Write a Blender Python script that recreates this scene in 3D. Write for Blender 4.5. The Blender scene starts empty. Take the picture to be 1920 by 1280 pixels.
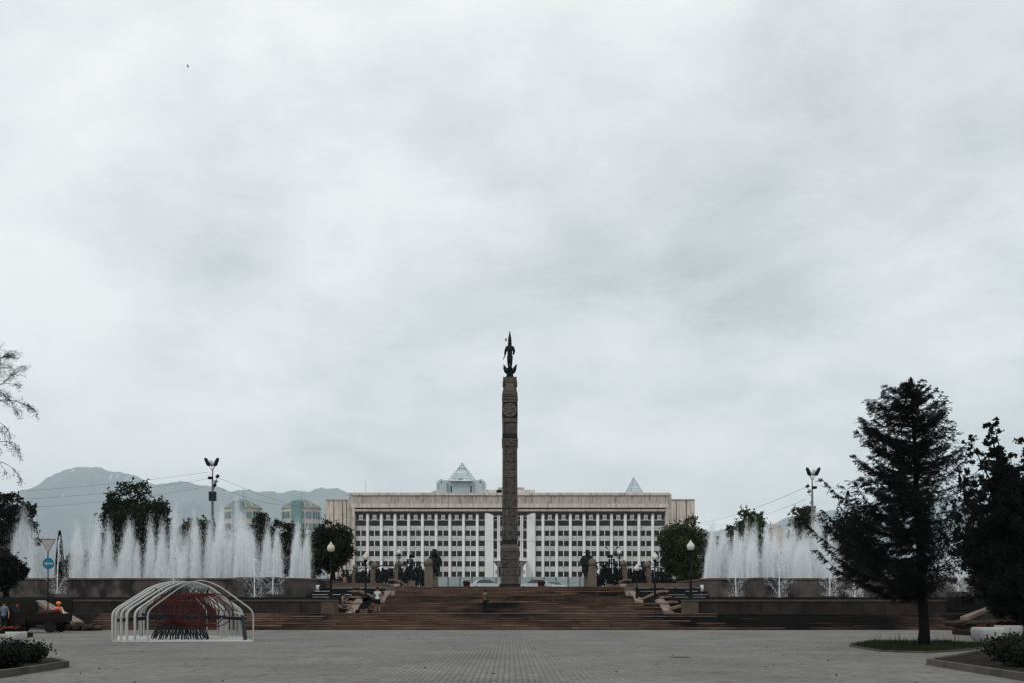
import bpy, bmesh, math, random
import numpy as np
from mathutils import Vector, Matrix
S = bpy.context.scene
C = S.collection
R = math.radians
rnd = random.Random(7)
F, CX, HY, H = 1866.67, 956.0, 1132.0, 1.6      # measured perspective of the place
def X(px, D): return (px - CX) * D / F
def Z(py, D): return H + (HY - py) * D / F
def W(px, py, D): return Vector((X(px, D), D, Z(py, D)))

# ------------------------------------------------------------------ camera
cam = bpy.data.cameras.new('camera'); cam.lens = 35; cam.sensor_width = 36
cam.shift_x = 4 / 1920; cam.shift_y = 492 / 1920
cam.clip_start = .1; cam.clip_end = 50000
co = bpy.data.objects.new('camera', cam); C.objects.link(co)
co.location = (0, 0, H); co.rotation_euler = (R(90), 0, 0); S.camera = co
# ------------------------------------------------------------------ world
SUN_EL, SUN_AZ = 48, 215           # azimuth clockwise from +Y
w = bpy.data.worlds.new('World'); S.world = w; w.use_nodes = True
nt = w.node_tree; nt.nodes.clear(); N = nt.nodes.new; L = nt.links.new
def wmath(op, a, b=None, c=None, clamp=False):
    n = N('ShaderNodeMath'); n.operation = op; n.use_clamp = clamp
    for i, v in enumerate((a, b, c)):
        if v is None: continue
        if isinstance(v, (int, float)): n.inputs[i].default_value = v
        else: L(v, n.inputs[i])
    return n.outputs[0]
sky = N('ShaderNodeTexSky'); sky.sky_type = 'NISHITA'; sky.sun_disc = False
sky.sun_elevation = R(SUN_EL); sky.sun_rotation = R(SUN_AZ)
bg1 = N('ShaderNodeBackground'); bg1.inputs[1].default_value = .07; L(sky.outputs[0], bg1.inputs[0])
tc = N('ShaderNodeTexCoord'); sep = N('ShaderNodeSeparateXYZ'); L(tc.outputs['Generated'], sep.inputs[0])
zz = wmath('ADD', wmath('MAXIMUM', sep.outputs[2], 0.0), .30)
u = wmath('DIVIDE', sep.outputs[0], zz); v = wmath('DIVIDE', sep.outputs[1], zz)
cmb = N('ShaderNodeCombineXYZ'); L(u, cmb.inputs[0]); L(v, cmb.inputs[1]); cmb.inputs[2].default_value = 3.3
def wnoise(scale, detail, rough, dist, off, vec=None):
    m = N('ShaderNodeMapping'); m.inputs['Location'].default_value = off
    L(vec or cmb.outputs[0], m.inputs[0])
    n = N('ShaderNodeTexNoise'); n.inputs['Scale'].default_value = scale; n.inputs['Detail'].default_value = detail
    n.inputs['Roughness'].default_value = rough; n.inputs['Distortion'].default_value = dist
    L(m.outputs[0], n.inputs['Vector']); return n.outputs[0]
n1 = wnoise(1.35, 10, .56, .25, (4.2, 1.3, 0)); n2 = wnoise(.42, 3, .5, .3, (2.3, 8.4, 2))
n3 = wnoise(3.4, 9, .6, .25, (1, 5, 1))
cl = wmath('SUBTRACT', wmath('ADD', wmath('ADD', wmath('MULTIPLY', n1, .52), wmath('MULTIPLY', n2, .28)), wmath('MULTIPLY', n3, .34)), .04)
# broad thinner cloud to the left of the monument
vd = N('ShaderNodeVectorMath'); vd.operation = 'DOT_PRODUCT'; L(tc.outputs['Generated'], vd.inputs[0])
g = Vector((-.40, 1, .30)).normalized(); vd.inputs[1].default_value = g
gl = wmath('POWER', wmath('MAXIMUM', vd.outputs['Value'], 0), 5)
vd2 = N('ShaderNodeVectorMath'); vd2.operation = 'DOT_PRODUCT'; L(tc.outputs['Generated'], vd2.inputs[0]); vd2.inputs[1].default_value = Vector((.62, 1, .60)).normalized()
g2 = wmath('POWER', wmath('MAXIMUM', vd2.outputs['Value'], 0), 14)      # thicker grey cloud bank to the right
cl = wmath('SUBTRACT', wmath('ADD', cl, wmath('MULTIPLY', gl, .105)), wmath('MULTIPLY', g2, .045))
cr = N('ShaderNodeValToRGB'); L(cl, cr.inputs[0])
e = cr.color_ramp.elements
e[0].position = .468; e[0].color = (.50, .54, .57, 1)
e[1].position = .69; e[1].color = (1.0, 1.0, 1.0, 1)
m_ = cr.color_ramp.elements.new(.58); m_.color = (.76, .795, .815, 1)
bg2 = N('ShaderNodeBackground'); hb = wmath('ADD', wmath('MULTIPLY', wmath('POWER', wmath('SUBTRACT', 1.0, wmath('MAXIMUM', sep.outputs[2], 0.0)), 8), .66), 1.0)   # overcast brightens towards the horizon, all round
hs = N('ShaderNodeVectorMath'); hs.operation = 'SCALE'; L(cr.outputs[0], hs.inputs[0]); L(hb, hs.inputs['Scale'])
L(hs.outputs[0], bg2.inputs[0]); bg2.inputs[1].default_value = 1.12
mx = N('ShaderNodeMixShader'); mx.inputs[0].default_value = .93
L(bg1.outputs[0], mx.inputs[1]); L(bg2.outputs[0], mx.inputs[2])
wo = N('ShaderNodeOutputWorld'); L(mx.outputs[0], wo.inputs[0])
# ------------------------------------------------------------------ sun
sl = bpy.data.lights.new('sun', 'SUN'); sl.energy = 1.1; sl.angle = R(18); sl.color = (1, .97, .92)
so = bpy.data.objects.new('sun', sl); C.objects.link(so)
so.rotation_euler = (R(90 - SUN_EL), 0, R(180 - SUN_AZ)); so.location = (0, 0, 60)
# ------------------------------------------------------------------ render
S.view_settings.view_transform = 'Standard'; S.view_settings.look = 'None'
S.view_settings.exposure = 0; S.view_settings.gamma = 1
S.render.engine = 'CYCLES'
S.cycles.use_denoising = True
S.cycles.max_bounces = 6; S.cycles.diffuse_bounces = 3; S.cycles.transparent_max_bounces = 40
S.cycles.volume_bounces = 2
S.cycles.filter_width = 1.3

# ------------------------------------------------------------------ helpers
class MB:
    def __init__(s): s.v = []; s.f = []; s.m = []; s.mi = 0
    def add(s, vs, fs):
        o = len(s.v); s.v += [tuple(p) for p in vs]; s.f += [tuple(i + o for i in f) for f in fs]; s.m += [s.mi] * len(fs)
        return s
    def box(s, x0, x1, y0, y1, z0, z1):
        return s.add([(x0,y0,z0),(x1,y0,z0),(x1,y1,z0),(x0,y1,z0),(x0,y0,z1),(x1,y0,z1),(x1,y1,z1),(x0,y1,z1)],
              [(3,2,1,0),(4,5,6,7),(0,1,5,4),(1,2,6,5),(2,3,7,6),(3,0,4,7)])
    def cbox(s, x0, x1, y0, y1, z0, z1, b=.01):   # box with chamfered top and vertical edges
        r = lambda d, z: [(x0+d,y0+d,z),(x1-d,y0+d,z),(x1-d,y1-d,z),(x0+d,y1-d,z)]
        vs = r(0,z0) + r(0,z1-b) + r(b,z1)
        return s.add(vs, [(3,2,1,0),(8,9,10,11)] + [(i,(i+1)%4,4+(i+1)%4,4+i) for i in range(4)] + [(4+i,4+(i+1)%4,8+(i+1)%4,8+i) for i in range(4)])
    def frame(s, pts, y0, y1):                     # polygon in xz extruded along y
        n = len(pts); vs = [(p[0], y0, p[1]) for p in pts] + [(p[0], y1, p[1]) for p in pts]
        return s.add(vs, [tuple(range(n)), tuple(range(2*n-1, n-1, -1))] + [(i, i+n, (i+1)%n+n, (i+1)%n) for i in range(n)])
    def side(s, pts, x0, x1):                      # polygon in yz extruded along x
        n = len(pts); vs = [(x0, p[0], p[1]) for p in pts] + [(x1, p[0], p[1]) for p in pts]
        return s.add(vs, [tuple(range(n-1, -1, -1)), tuple(range(n, 2*n))] + [(i, (i+1)%n, (i+1)%n+n, i+n) for i in range(n)])
    def plan(s, pts, z0, z1):                      # polygon in xy extruded along z
        n = len(pts); vs = [(p[0], p[1], z0) for p in pts] + [(p[0], p[1], z1) for p in pts]
        return s.add(vs, [tuple(range(n-1, -1, -1)), tuple(range(n, 2*n))] + [(i, (i+1)%n, (i+1)%n+n, i+n) for i in range(n)])
    def lathe(s, c, prof, n=16, sx=1, sy=1):
        vs = []; fs = []
        for r, z in prof:
            for k in range(n):
                a = 2*math.pi*k/n; vs.append((c[0]+r*sx*math.cos(a), c[1]+r*sy*math.sin(a), c[2]+z))
        for i in range(len(prof)-1):
            for k in range(n):
                fs.append((i*n+k, i*n+(k+1)%n, (i+1)*n+(k+1)%n, (i+1)*n+k))
        fs.append(tuple(range(n-1, -1, -1))); b = (len(prof)-1)*n; fs.append(tuple(range(b, b+n)))
        return s.add(vs, fs)
    def tube(s, pts, r, n=7, closed=False, flat=1.0):
        pts = [Vector(p) for p in pts]; m = len(pts); vs = []; fs = []
        if not hasattr(r, '__len__'): r = [r]*m
        for i, p in enumerate(pts):
            if closed: t = pts[(i+1)%m] - pts[i-1]
            else: t = pts[min(i+1,m-1)] - pts[max(i-1,0)]
            t = t.normalized() if t.length > 1e-9 else Vector((0,0,1))
            up = Vector((0,0,1)) if abs(t.z) < .95 else Vector((0,1,0))
            a = t.cross(up).normalized(); b = a.cross(t).normalized()
            for k in range(n):
                q = 2*math.pi*k/n; vs.append(p + a*(r[i]*math.cos(q)) + b*(r[i]*flat*math.sin(q)))
        mm = m if closed else m-1
        for i in range(mm):
            for k in range(n):
                fs.append((i*n+k, i*n+(k+1)%n, ((i+1)%m)*n+(k+1)%n, ((i+1)%m)*n+k))
        if not closed: fs.append(tuple(range(n-1,-1,-1))); fs.append(tuple(range((m-1)*n, m*n)))
        return s.add(vs, fs)
    def ball(s, c, rx, ry=None, rz=None, n=12, m=7):
        ry = rx if ry is None else ry; rz = rx if rz is None else rz
        prof = [(max(.001, math.sin(math.pi*i/m)), -math.cos(math.pi*i/m)) for i in range(m+1)]
        vs0 = len(s.v); s.lathe((0,0,0), prof, n)
        for i in range(vs0, len(s.v)):
            p = s.v[i]; s.v[i] = (c[0]+p[0]*rx, c[1]+p[1]*ry, c[2]+p[2]*rz)
        return s
    def build(s, name, mat, parent=None, smooth=False, world=True):
        me = bpy.data.meshes.new(name)
        ox = Vector((0,0,0))
        if parent is not None and world: ox = worldloc(parent)
        me.from_pydata([(p[0]-ox[0], p[1]-ox[1], p[2]-ox[2]) for p in s.v], [], s.f)
        for m in (mat if isinstance(mat, (list, tuple)) else [mat]): me.materials.append(m)
        if isinstance(mat, (list, tuple)): me.polygons.foreach_set('material_index', s.m)
        if smooth: me.polygons.foreach_set('use_smooth', [True]*len(me.polygons))
        me.update()
        return link(name, me, parent)
def worldloc(o):
    v_ = Vector((0,0,0))
    while o is not None: v_ += Vector(o.location); o = o.parent
    return v_
def link(name, me, parent=None, loc=None):
    o = bpy.data.objects.new(name, me); C.objects.link(o)
    if parent is not None: o.parent = parent
    if loc is not None: o.location = loc
    return o
def T(name, label, cat, loc, group=None, rz=0):
    o = bpy.data.objects.new(name, None); C.objects.link(o); o.location = loc; o.rotation_euler = (0,0,rz)
    o.empty_display_size = .2
    return tag(o, label, cat, group)
def tag(o, label, cat, group=None):
    o['label'] = label; o['category'] = cat
    if group: o['group'] = group
    return o
def struct(o, label=None):
    o['kind'] = 'structure'
    if label: o['label'] = label
    return o
def stuff(o, label=None):
    o['kind'] = 'stuff'
    if label: o['label'] = label
    return o
def dup(root, loc, label, rz=None, scale=None, group=None):
    def cp(o, par):
        c = o.copy(); C.objects.link(c); c.parent = par
        for ch in o.children: cp(ch, c)
        return c
    r = cp(root, None); r.location = loc; r['label'] = label
    if rz is not None: r.rotation_euler = (0,0,rz)
    if scale is not None: r.scale = scale if hasattr(scale, '__len__') else (scale,)*3
    if group: r['group'] = group
    return r

# materials ---------------------------------------------------------
def mat(name, c1, c2=None, scale=1.0, rough=.8, bump=0, bscale=None, orand=0, stretch=(1,1,1), island=0, metallic=0, spec=.12,
        dirt=None, dscale=.3, dlo=.5, dhi=.7, trans=0, coords='pos'):
    m = bpy.data.materials.new(name); m.use_nodes = True; t = m.node_tree; b = t.nodes['Principled BSDF']
    b.inputs['Roughness'].default_value = rough; b.inputs['Metallic'].default_value = metallic
    b.inputs['Specular IOR Level'].default_value = spec
    n_ = t.nodes.new; l = t.links.new
    geo = n_('ShaderNodeNewGeometry'); mp = n_('ShaderNodeMapping'); mp.inputs['Scale'].default_value = stretch
    if coords == 'obj':
        tcn = n_('ShaderNodeTexCoord'); l(tcn.outputs['Object'], mp.inputs[0])
    else: l(geo.outputs['Position'], mp.inputs[0])
    nz = n_('ShaderNodeTexNoise'); nz.inputs['Scale'].default_value = scale; nz.inputs['Detail'].default_value = 7; nz.inputs['Roughness'].default_value = .62
    l(mp.outputs[0], nz.inputs['Vector'])
    rp = n_('ShaderNodeValToRGB'); l(nz.outputs[0], rp.inputs[0])
    c2 = c2 or tuple(x*.7 for x in c1)
    rp.color_ramp.elements[0].position = .32; rp.color_ramp.elements[0].color = (*c2, 1)
    rp.color_ramp.elements[1].position = .68; rp.color_ramp.elements[1].color = (*c1, 1)
    col = rp.outputs[0]
    if dirt:
        n2_ = n_('ShaderNodeTexNoise'); n2_.inputs['Scale'].default_value = dscale; n2_.inputs['Detail'].default_value = 5
        mp2 = n_('ShaderNodeMapping'); mp2.inputs['Location'].default_value = (11, 7, 3); mp2.inputs['Scale'].default_value = stretch
        l(geo.outputs['Position'], mp2.inputs[0]); l(mp2.outputs[0], n2_.inputs['Vector'])
        mr = n_('ShaderNodeMapRange'); l(n2_.outputs[0], mr.inputs[0]); mr.inputs[1].default_value = dlo; mr.inputs[2].default_value = dhi
        mxd = n_('ShaderNodeMixRGB'); l(mr.outputs[0], mxd.inputs[0]); l(col, mxd.inputs[1]); mxd.inputs[2].default_value = (*dirt, 1); col = mxd.outputs[0]
    if orand or island:
        src = n_('ShaderNodeObjectInfo').outputs['Random'] if orand else geo.outputs['Random Per Island']
        a = orand or island
        mr = n_('ShaderNodeMapRange'); l(src, mr.inputs[0]); mr.inputs[3].default_value = 1-a; mr.inputs[4].default_value = 1+a
        hv = n_('ShaderNodeVectorMath'); hv.operation = 'SCALE'; l(col, hv.inputs[0]); l(mr.outputs[0], hv.inputs['Scale']); col = hv.outputs[0]
    l(col, b.inputs['Base Color'])
    if bump:
        nb = n_('ShaderNodeTexNoise'); nb.inputs['Scale'].default_value = bscale or scale*6; nb.inputs['Detail'].default_value = 5
        l(mp.outputs[0], nb.inputs['Vector'])
        bp = n_('ShaderNodeBump'); bp.inputs['Strength'].default_value = min(1, bump); bp.inputs['Distance'].default_value = .05*max(1, bump)
        l(nb.outputs[0], bp.inputs['Height']); l(bp.outputs[0], b.inputs['Normal'])
    if trans:
        tr = n_('ShaderNodeBsdfTranslucent'); l(col, tr.inputs[0]); ms = n_('ShaderNodeMixShader'); ms.inputs[0].default_value = trans
        out = t.nodes['Material Output']; l(b.outputs[0], ms.inputs[1]); l(tr.outputs[0], ms.inputs[2]); l(ms.outputs[0], out.inputs[0])
    return m
M = {}
M['ground'] = mat('dark_ground', (.07,.072,.06), (.045,.05,.04), .4, .95)
M['terrace'] = mat('terrace_paving', (.13,.12,.11), (.08,.078,.072), .6, .85)
M['step'] = mat('brown_step_stone', (.135,.08,.058), (.06,.038,.029), .9, .8, .5, 9, orand=.28, stretch=(.8,1,1.2), dirt=(.009,.008,.008), dscale=.22, dlo=.46, dhi=.62)
M['stepband'] = mat('step_nosing_stone', (.21,.135,.10), (.09,.058,.046), 1.2, .6, .4, 9, orand=.4, stretch=(.5,1,1), dirt=(.014,.011,.010), dscale=.22, dlo=.46, dhi=.62)
M['cheek'] = mat('pink_granite_slab', (.23,.168,.138), (.15,.108,.088), 2.5, .6, .2, 20, orand=.08)
M['cap'] = mat('rough_cap_stone', (.20,.135,.105), (.10,.066,.052), 2.2, .8, .7, 8, orand=.15)
M['rubble'] = mat('dark_rubble', (.075,.05,.04), (.012,.009,.008), 1.6, .9, 1.0, 5)
M['parapet'] = mat('parapet_granite', (.038,.028,.024), (.014,.012,.011), 1.1, .6, .3, 8, orand=.25)
M['basin'] = mat('basin_granite', (.105,.086,.079), (.05,.042,.039), 1.4, .5, .25, 12, orand=.16, dirt=(.02,.018,.018), dscale=.7, dlo=.5, dhi=.62, stretch=(1,1,.6))
M['coping'] = mat('basin_coping', (.14,.09,.072), (.075,.05,.042), 1.5, .5, .2, 10, orand=.12)
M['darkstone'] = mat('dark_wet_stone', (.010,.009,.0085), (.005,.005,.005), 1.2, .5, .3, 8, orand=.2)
M['pedestal'] = mat('pedestal_granite', (.10,.075,.06), (.055,.042,.034), 2.2, .6, .3, 12)
M['mongran'] = mat('monument_granite', (.112,.092,.08), (.056,.047,.041), 2.4, .7, .5, 12, orand=.12)
M['moncarve'] = mat('carved_granite', (.115,.098,.087), (.03,.026,.023), 3.2, .75, 1.6, 5, orand=.1)
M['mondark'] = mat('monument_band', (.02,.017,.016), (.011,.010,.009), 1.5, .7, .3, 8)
M['pillar'] = mat('pillar_granite', (.165,.13,.102), (.105,.082,.065), 3, .65, .3, 14)
M['bronze'] = mat('dark_bronze', (.010,.014,.015), (.004,.005,.006), 2.5, .6, .4, 8, spec=.08)
M['patina'] = mat('patinated_bronze', (.006,.011,.013), (.003,.005,.006), 2.5, .5, .4, 8)
M['black'] = mat('black_metal', (.005,.0055,.006), (.003,.003,.0035), 5, .6, spec=.08)
M['greymetal'] = mat('grey_metal', (.22,.22,.22), (.16,.16,.16), 5, .5)
M['facade'] = mat('white_facade_stone', (.80,.79,.77), (.66,.65,.63), .5, .75, orand=0, stretch=(1,1,.25), dirt=(.54,.53,.51), dscale=.35, dlo=.55, dhi=.75)
M['beige'] = mat('beige_facade_stone', (.66,.59,.52), (.50,.44,.385), .7, .8, stretch=(1.4,1,.16), dirt=(.33,.29,.25), dscale=.8, dlo=.5, dhi=.68)
M['beige2'] = mat('stained_parapet_stone', (.50,.445,.39), (.37,.325,.285), 1.1, .85, stretch=(1.4,1,.3), orand=.07, dirt=(.24,.21,.18), dscale=1.3, dlo=.5, dhi=.66)
M['spandrel'] = mat('spandrel_shade_painted', (.60,.585,.56), (.47,.455,.435), .6, .8, stretch=(1,1,.3), dirt=(.40,.385,.365), dscale=.5, dlo=.5, dhi=.7)  # darker than the facade: shade of the recessed spandrels painted into the colour
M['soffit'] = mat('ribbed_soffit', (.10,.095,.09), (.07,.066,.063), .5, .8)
M['glass'] = mat('dark_window_glass', (.008,.012,.015), (.004,.006,.008), .06, .2, spec=.18, orand=.4)
M['blind'] = mat('window_with_blind', (.05,.053,.054), (.022,.025,.027), .8, .4, orand=.5)
M['winframe'] = mat('window_frame', (.5,.5,.49), (.42,.42,.41), 1, .6)
M['paleglass'] = mat('pale_glass_cladding', (.50,.58,.60), (.36,.44,.465), .12, .3, spec=.5, orand=.1, island=0)
M['paleline'] = mat('pale_mullion', (.30,.36,.38), None, 1, .5)
M['teal'] = mat('teal_glass', (.10,.22,.23), (.06,.14,.15), .5, .2, spec=.5, orand=.3)
M['greenroof'] = mat('green_roof', (.20,.26,.23), (.13,.17,.155), .3, .7)
M['cream'] = mat('cream_render', (.56,.53,.49), (.45,.425,.39), .3, .8)
M['fence'] = mat('grey_hoarding', (.38,.44,.44), (.26,.31,.31), .5, .45, orand=.08, stretch=(.3,1,3))
M['bark'] = mat('bark', (.010,.008,.007), (.004,.0035,.003), 3, .95, .8, 12, stretch=(1,1,.3))
def leaf(name, a, b): return mat(name, a, b, .5, .7, island=.45, trans=.3, spec=.2)
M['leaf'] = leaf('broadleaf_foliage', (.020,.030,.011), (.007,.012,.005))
M['leaf2'] = leaf('foliage_light_painted', (.050,.063,.022), (.018,.026,.010))  # brighter leaf copy: daylight on the crowns is put into the colour
M['leafdark'] = leaf('foliage_shade_painted', (.005,.008,.0045), (.002,.0035,.0025))  # near-black leaf copy: the crowns' shade is put into the colour
M['needle'] = leaf('spruce_needles', (.0045,.0075,.0055), (.0018,.0032,.0025))
M['rose'] = leaf('rose_leaves', (.012,.021,.012), (.003,.006,.0035))
M['grass'] = leaf('grass_blades', (.022,.036,.011), (.009,.016,.005))
M['redflower'] = mat('red_petals', (.16,.008,.01), (.07,.004,.006), 8, .6, island=.3)
M['orangeflower'] = mat('orange_petals', (.40,.06,.012), (.16,.018,.006), 8, .6, island=.4)
M['soil'] = mat('soil', (.022,.017,.012), (.010,.008,.006), 5, .95, 1, 14)
M['kerb'] = mat('concrete_kerb', (.12,.11,.095), (.07,.064,.056), 2.2, .85, .5, 20, orand=.1, dirt=(.05,.046,.04), dscale=1.2, dlo=.52, dhi=.72)
M['bowl'] = mat('white_concrete', (.50,.50,.48), (.38,.38,.365), 2.5, .6, .3, 20, dirt=(.33,.32,.30), dscale=2, dlo=.52, dhi=.75)
M['whitepaint'] = mat('white_paint', (.40,.40,.385), (.30,.30,.29), 2, .45, .1)
M['redpaint'] = mat('red_paint', (.095,.010,.008), (.045,.006,.005), 3, .5)
M['slate'] = mat('slate_grey_paint', (.014,.021,.024), (.008,.012,.014), 2, .5)
def plain(name, c, rough=.7, spec=.12): return mat(name, c, tuple(x*.8 for x in c), 6, rough, spec=spec, coords='obj')
M['skin'] = plain('skin', (.32,.19,.13)); M['hair'] = plain('dark_hair', (.012,.009,.008))
M['tshirt'] = plain('grey_white_cotton', (.50,.52,.52)); M['shorts'] = plain('black_cloth', (.008,.009,.011))
M['browncloth'] = plain('brown_cloth', (.085,.07,.05)); M['bluecloth'] = plain('blue_cloth', (.10,.15,.22))
M['denim'] = plain('blue_grey_cloth', (.10,.12,.16)); M['orange'] = plain('orange_vest', (.75,.11,.02)); M['helmet'] = plain('yellow_orange_plastic', (.9,.30,.02), .35)
M['stripe'] = plain('white_stripe', (.55,.6,.62)); M['shoe'] = plain('white_shoe', (.6,.6,.6)); M['pink'] = plain('pink_cloth', (.35,.17,.16))
M['globe'] = mat('milky_lamp_globe', (.74,.70,.60), (.64,.58,.46), 2, .35, spec=.5, trans=.25)
M['globew'] = mat('white_lamp_globe', (.78,.77,.73), (.7,.69,.65), 2, .35, spec=.5, trans=.25)
M['carpaint'] = plain('white_car_paint', (.72,.75,.77), .25, .6); M['carglass'] = plain('car_glass', (.09,.13,.15), .08, .6)
M['tyre'] = plain('tyre_rubber', (.012,.012,.012), .9)
M['signblue'] = plain('sign_blue', (.012,.16,.26), .45); M['signwhite'] = plain('sign_white', (.36,.37,.37), .5); M['signred'] = plain('sign_red', (.22,.07,.065), .5)
M['truck'] = plain('dark_red_truck_paint', (.010,.004,.0035), .6); M['trucklight'] = plain('red_reflector', (.5,.05,.03), .3)
M['tub'] = mat('brown_tub', (.05,.025,.018), (.03,.016,.012), 4, .7)
M['ceramic'] = plain('insulator', (.3,.3,.3))

def water_mat():
    m = bpy.data.materials.new('dark_water'); m.use_nodes = True; t = m.node_tree; b = t.nodes['Principled BSDF']
    b.inputs['Base Color'].default_value = (.02,.028,.03,1); b.inputs['Roughness'].default_value = .08
    n = t.nodes.new('ShaderNodeTexNoise'); n.inputs['Scale'].default_value = 3; n.inputs['Detail'].default_value = 4
    g = t.nodes.new('ShaderNodeNewGeometry'); t.links.new(g.outputs['Position'], n.inputs['Vector'])
    bp = t.nodes.new('ShaderNodeBump'); bp.inputs['Strength'].default_value = .6; bp.inputs['Distance'].default_value = .08
    t.links.new(n.outputs[0], bp.inputs['Height']); t.links.new(bp.outputs[0], b.inputs['Normal']); return m
M['water'] = water_mat()
def spray_mat(name, c, tr, clear=0):
    m = bpy.data.materials.new(name); m.use_nodes = True; t = m.node_tree; t.nodes.clear()
    d = t.nodes.new('ShaderNodeBsdfDiffuse'); d.inputs[0].default_value = (*c, 1)
    s_ = t.nodes.new('ShaderNodeBsdfTranslucent'); s_.inputs[0].default_value = (*c, 1)
    x = t.nodes.new('ShaderNodeMixShader'); x.inputs[0].default_value = tr
    o = t.nodes.new('ShaderNodeOutputMaterial')
    t.links.new(d.outputs[0], x.inputs[1]); t.links.new(s_.outputs[0], x.inputs[2]); 
    if clear:
        tp_ = t.nodes.new('ShaderNodeBsdfTransparent'); y_ = t.nodes.new('ShaderNodeMixShader'); y_.inputs[0].default_value = clear
        t.links.new(x.outputs[0], y_.inputs[1]); t.links.new(tp_.outputs[0], y_.inputs[2]); t.links.new(y_.outputs[0], o.inputs[0])
    else: t.links.new(x.outputs[0], o.inputs[0])
    return m
M['spray'] = spray_mat('water_droplets', (.93,.95,.96), .45, .68)
M['lip'] = spray_mat('water_lip', (.42,.46,.48), .2)
M['foam'] = spray_mat('white_water', (.88,.91,.92), .3)

def paver_mat():
    m = bpy.data.materials.new('grey_pavers'); m.use_nodes = True; t = m.node_tree; b = t.nodes['Principled BSDF']; n_ = t.nodes.new; l = t.links.new
    b.inputs['Roughness'].default_value = .78; b.inputs['Specular IOR Level'].default_value = .35
    g = n_('ShaderNodeNewGeometry')
    sn = n_('ShaderNodeVectorMath'); sn.operation = 'DIVIDE'; l(g.outputs['Position'], sn.inputs[0]); sn.inputs[1].default_value = (.4/3,.2,1000)
    fl = n_('ShaderNodeVectorMath'); fl.operation = 'FLOOR'; l(sn.outputs[0], fl.inputs[0])
    wn = n_('ShaderNodeTexWhiteNoise'); l(fl.outputs[0], wn.inputs['Vector'])
    rp = n_('ShaderNodeValToRGB'); l(wn.outputs['Value'], rp.inputs[0]); rp.color_ramp.interpolation = 'CONSTANT'
    E = rp.color_ramp.elements; E[0].position = 0; E[0].color = (.174,.165,.149,1); E[1].position = .35; E[1].color = (.186,.176,.160,1)
    for p, c in ((.6,(.160,.152,.139,1)), (.8,(.198,.187,.169,1)), (.95,(.13,.125,.12,1)), (.985,(.14,.075,.06,1))):
        q = E.new(p); q.color = c
    n1 = n_('ShaderNodeTexNoise'); n1.inputs['Scale'].default_value = .28; n1.inputs['Detail'].default_value = 6; l(g.outputs['Position'], n1.inputs['Vector'])
    mr = n_('ShaderNodeMapRange'); l(n1.outputs[0], mr.inputs[0]); mr.inputs[1].default_value = .3; mr.inputs[2].default_value = .7; mr.inputs[3].default_value = .74; mr.inputs[4].default_value = 1.14
    n2 = n_('ShaderNodeTexNoise'); n2.inputs['Scale'].default_value = 30; n2.inputs['Detail'].default_value = 4; l(g.outputs['Position'], n2.inputs['Vector'])
    mr2 = n_('ShaderNodeMapRange'); l(n2.outputs[0], mr2.inputs[0]); mr2.inputs[1].default_value = .3; mr2.inputs[2].default_value = .7; mr2.inputs[3].default_value = .85; mr2.inputs[4].default_value = 1.1
    mu = n_('ShaderNodeMath'); mu.operation = 'MULTIPLY'; l(mr.outputs[0], mu.inputs[0]); 
    n3 = n_('ShaderNodeTexNoise'); n3.inputs['Scale'].default_value = 1.3; n3.inputs['Detail'].default_value = 6; n3.inputs['Roughness'].default_value = .7; l(g.outputs['Position'], n3.inputs['Vector'])
    mr3 = n_('ShaderNodeMapRange'); l(n3.outputs[0], mr3.inputs[0]); mr3.inputs[1].default_value = .36; mr3.inputs[2].default_value = .56; mr3.inputs[3].default_value = .80; mr3.inputs[4].default_value = 1.04
    m3 = n_('ShaderNodeMath'); m3.operation = 'MULTIPLY'; l(mr2.outputs[0], m3.inputs[0]); l(mr3.outputs[0], m3.inputs[1])
    l(m3.outputs[0], mu.inputs[1])
    sc = n_('ShaderNodeVectorMath'); sc.operation = 'SCALE'; l(rp.outputs[0], sc.inputs[0]); l(mu.outputs[0], sc.inputs['Scale'])
    l(sc.outputs[0], b.inputs['Base Color']); return m
M['paver'] = paver_mat()
M['joint'] = mat('paver_joint_sand', (.125,.118,.107), (.09,.085,.077), 6, .95)

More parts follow.
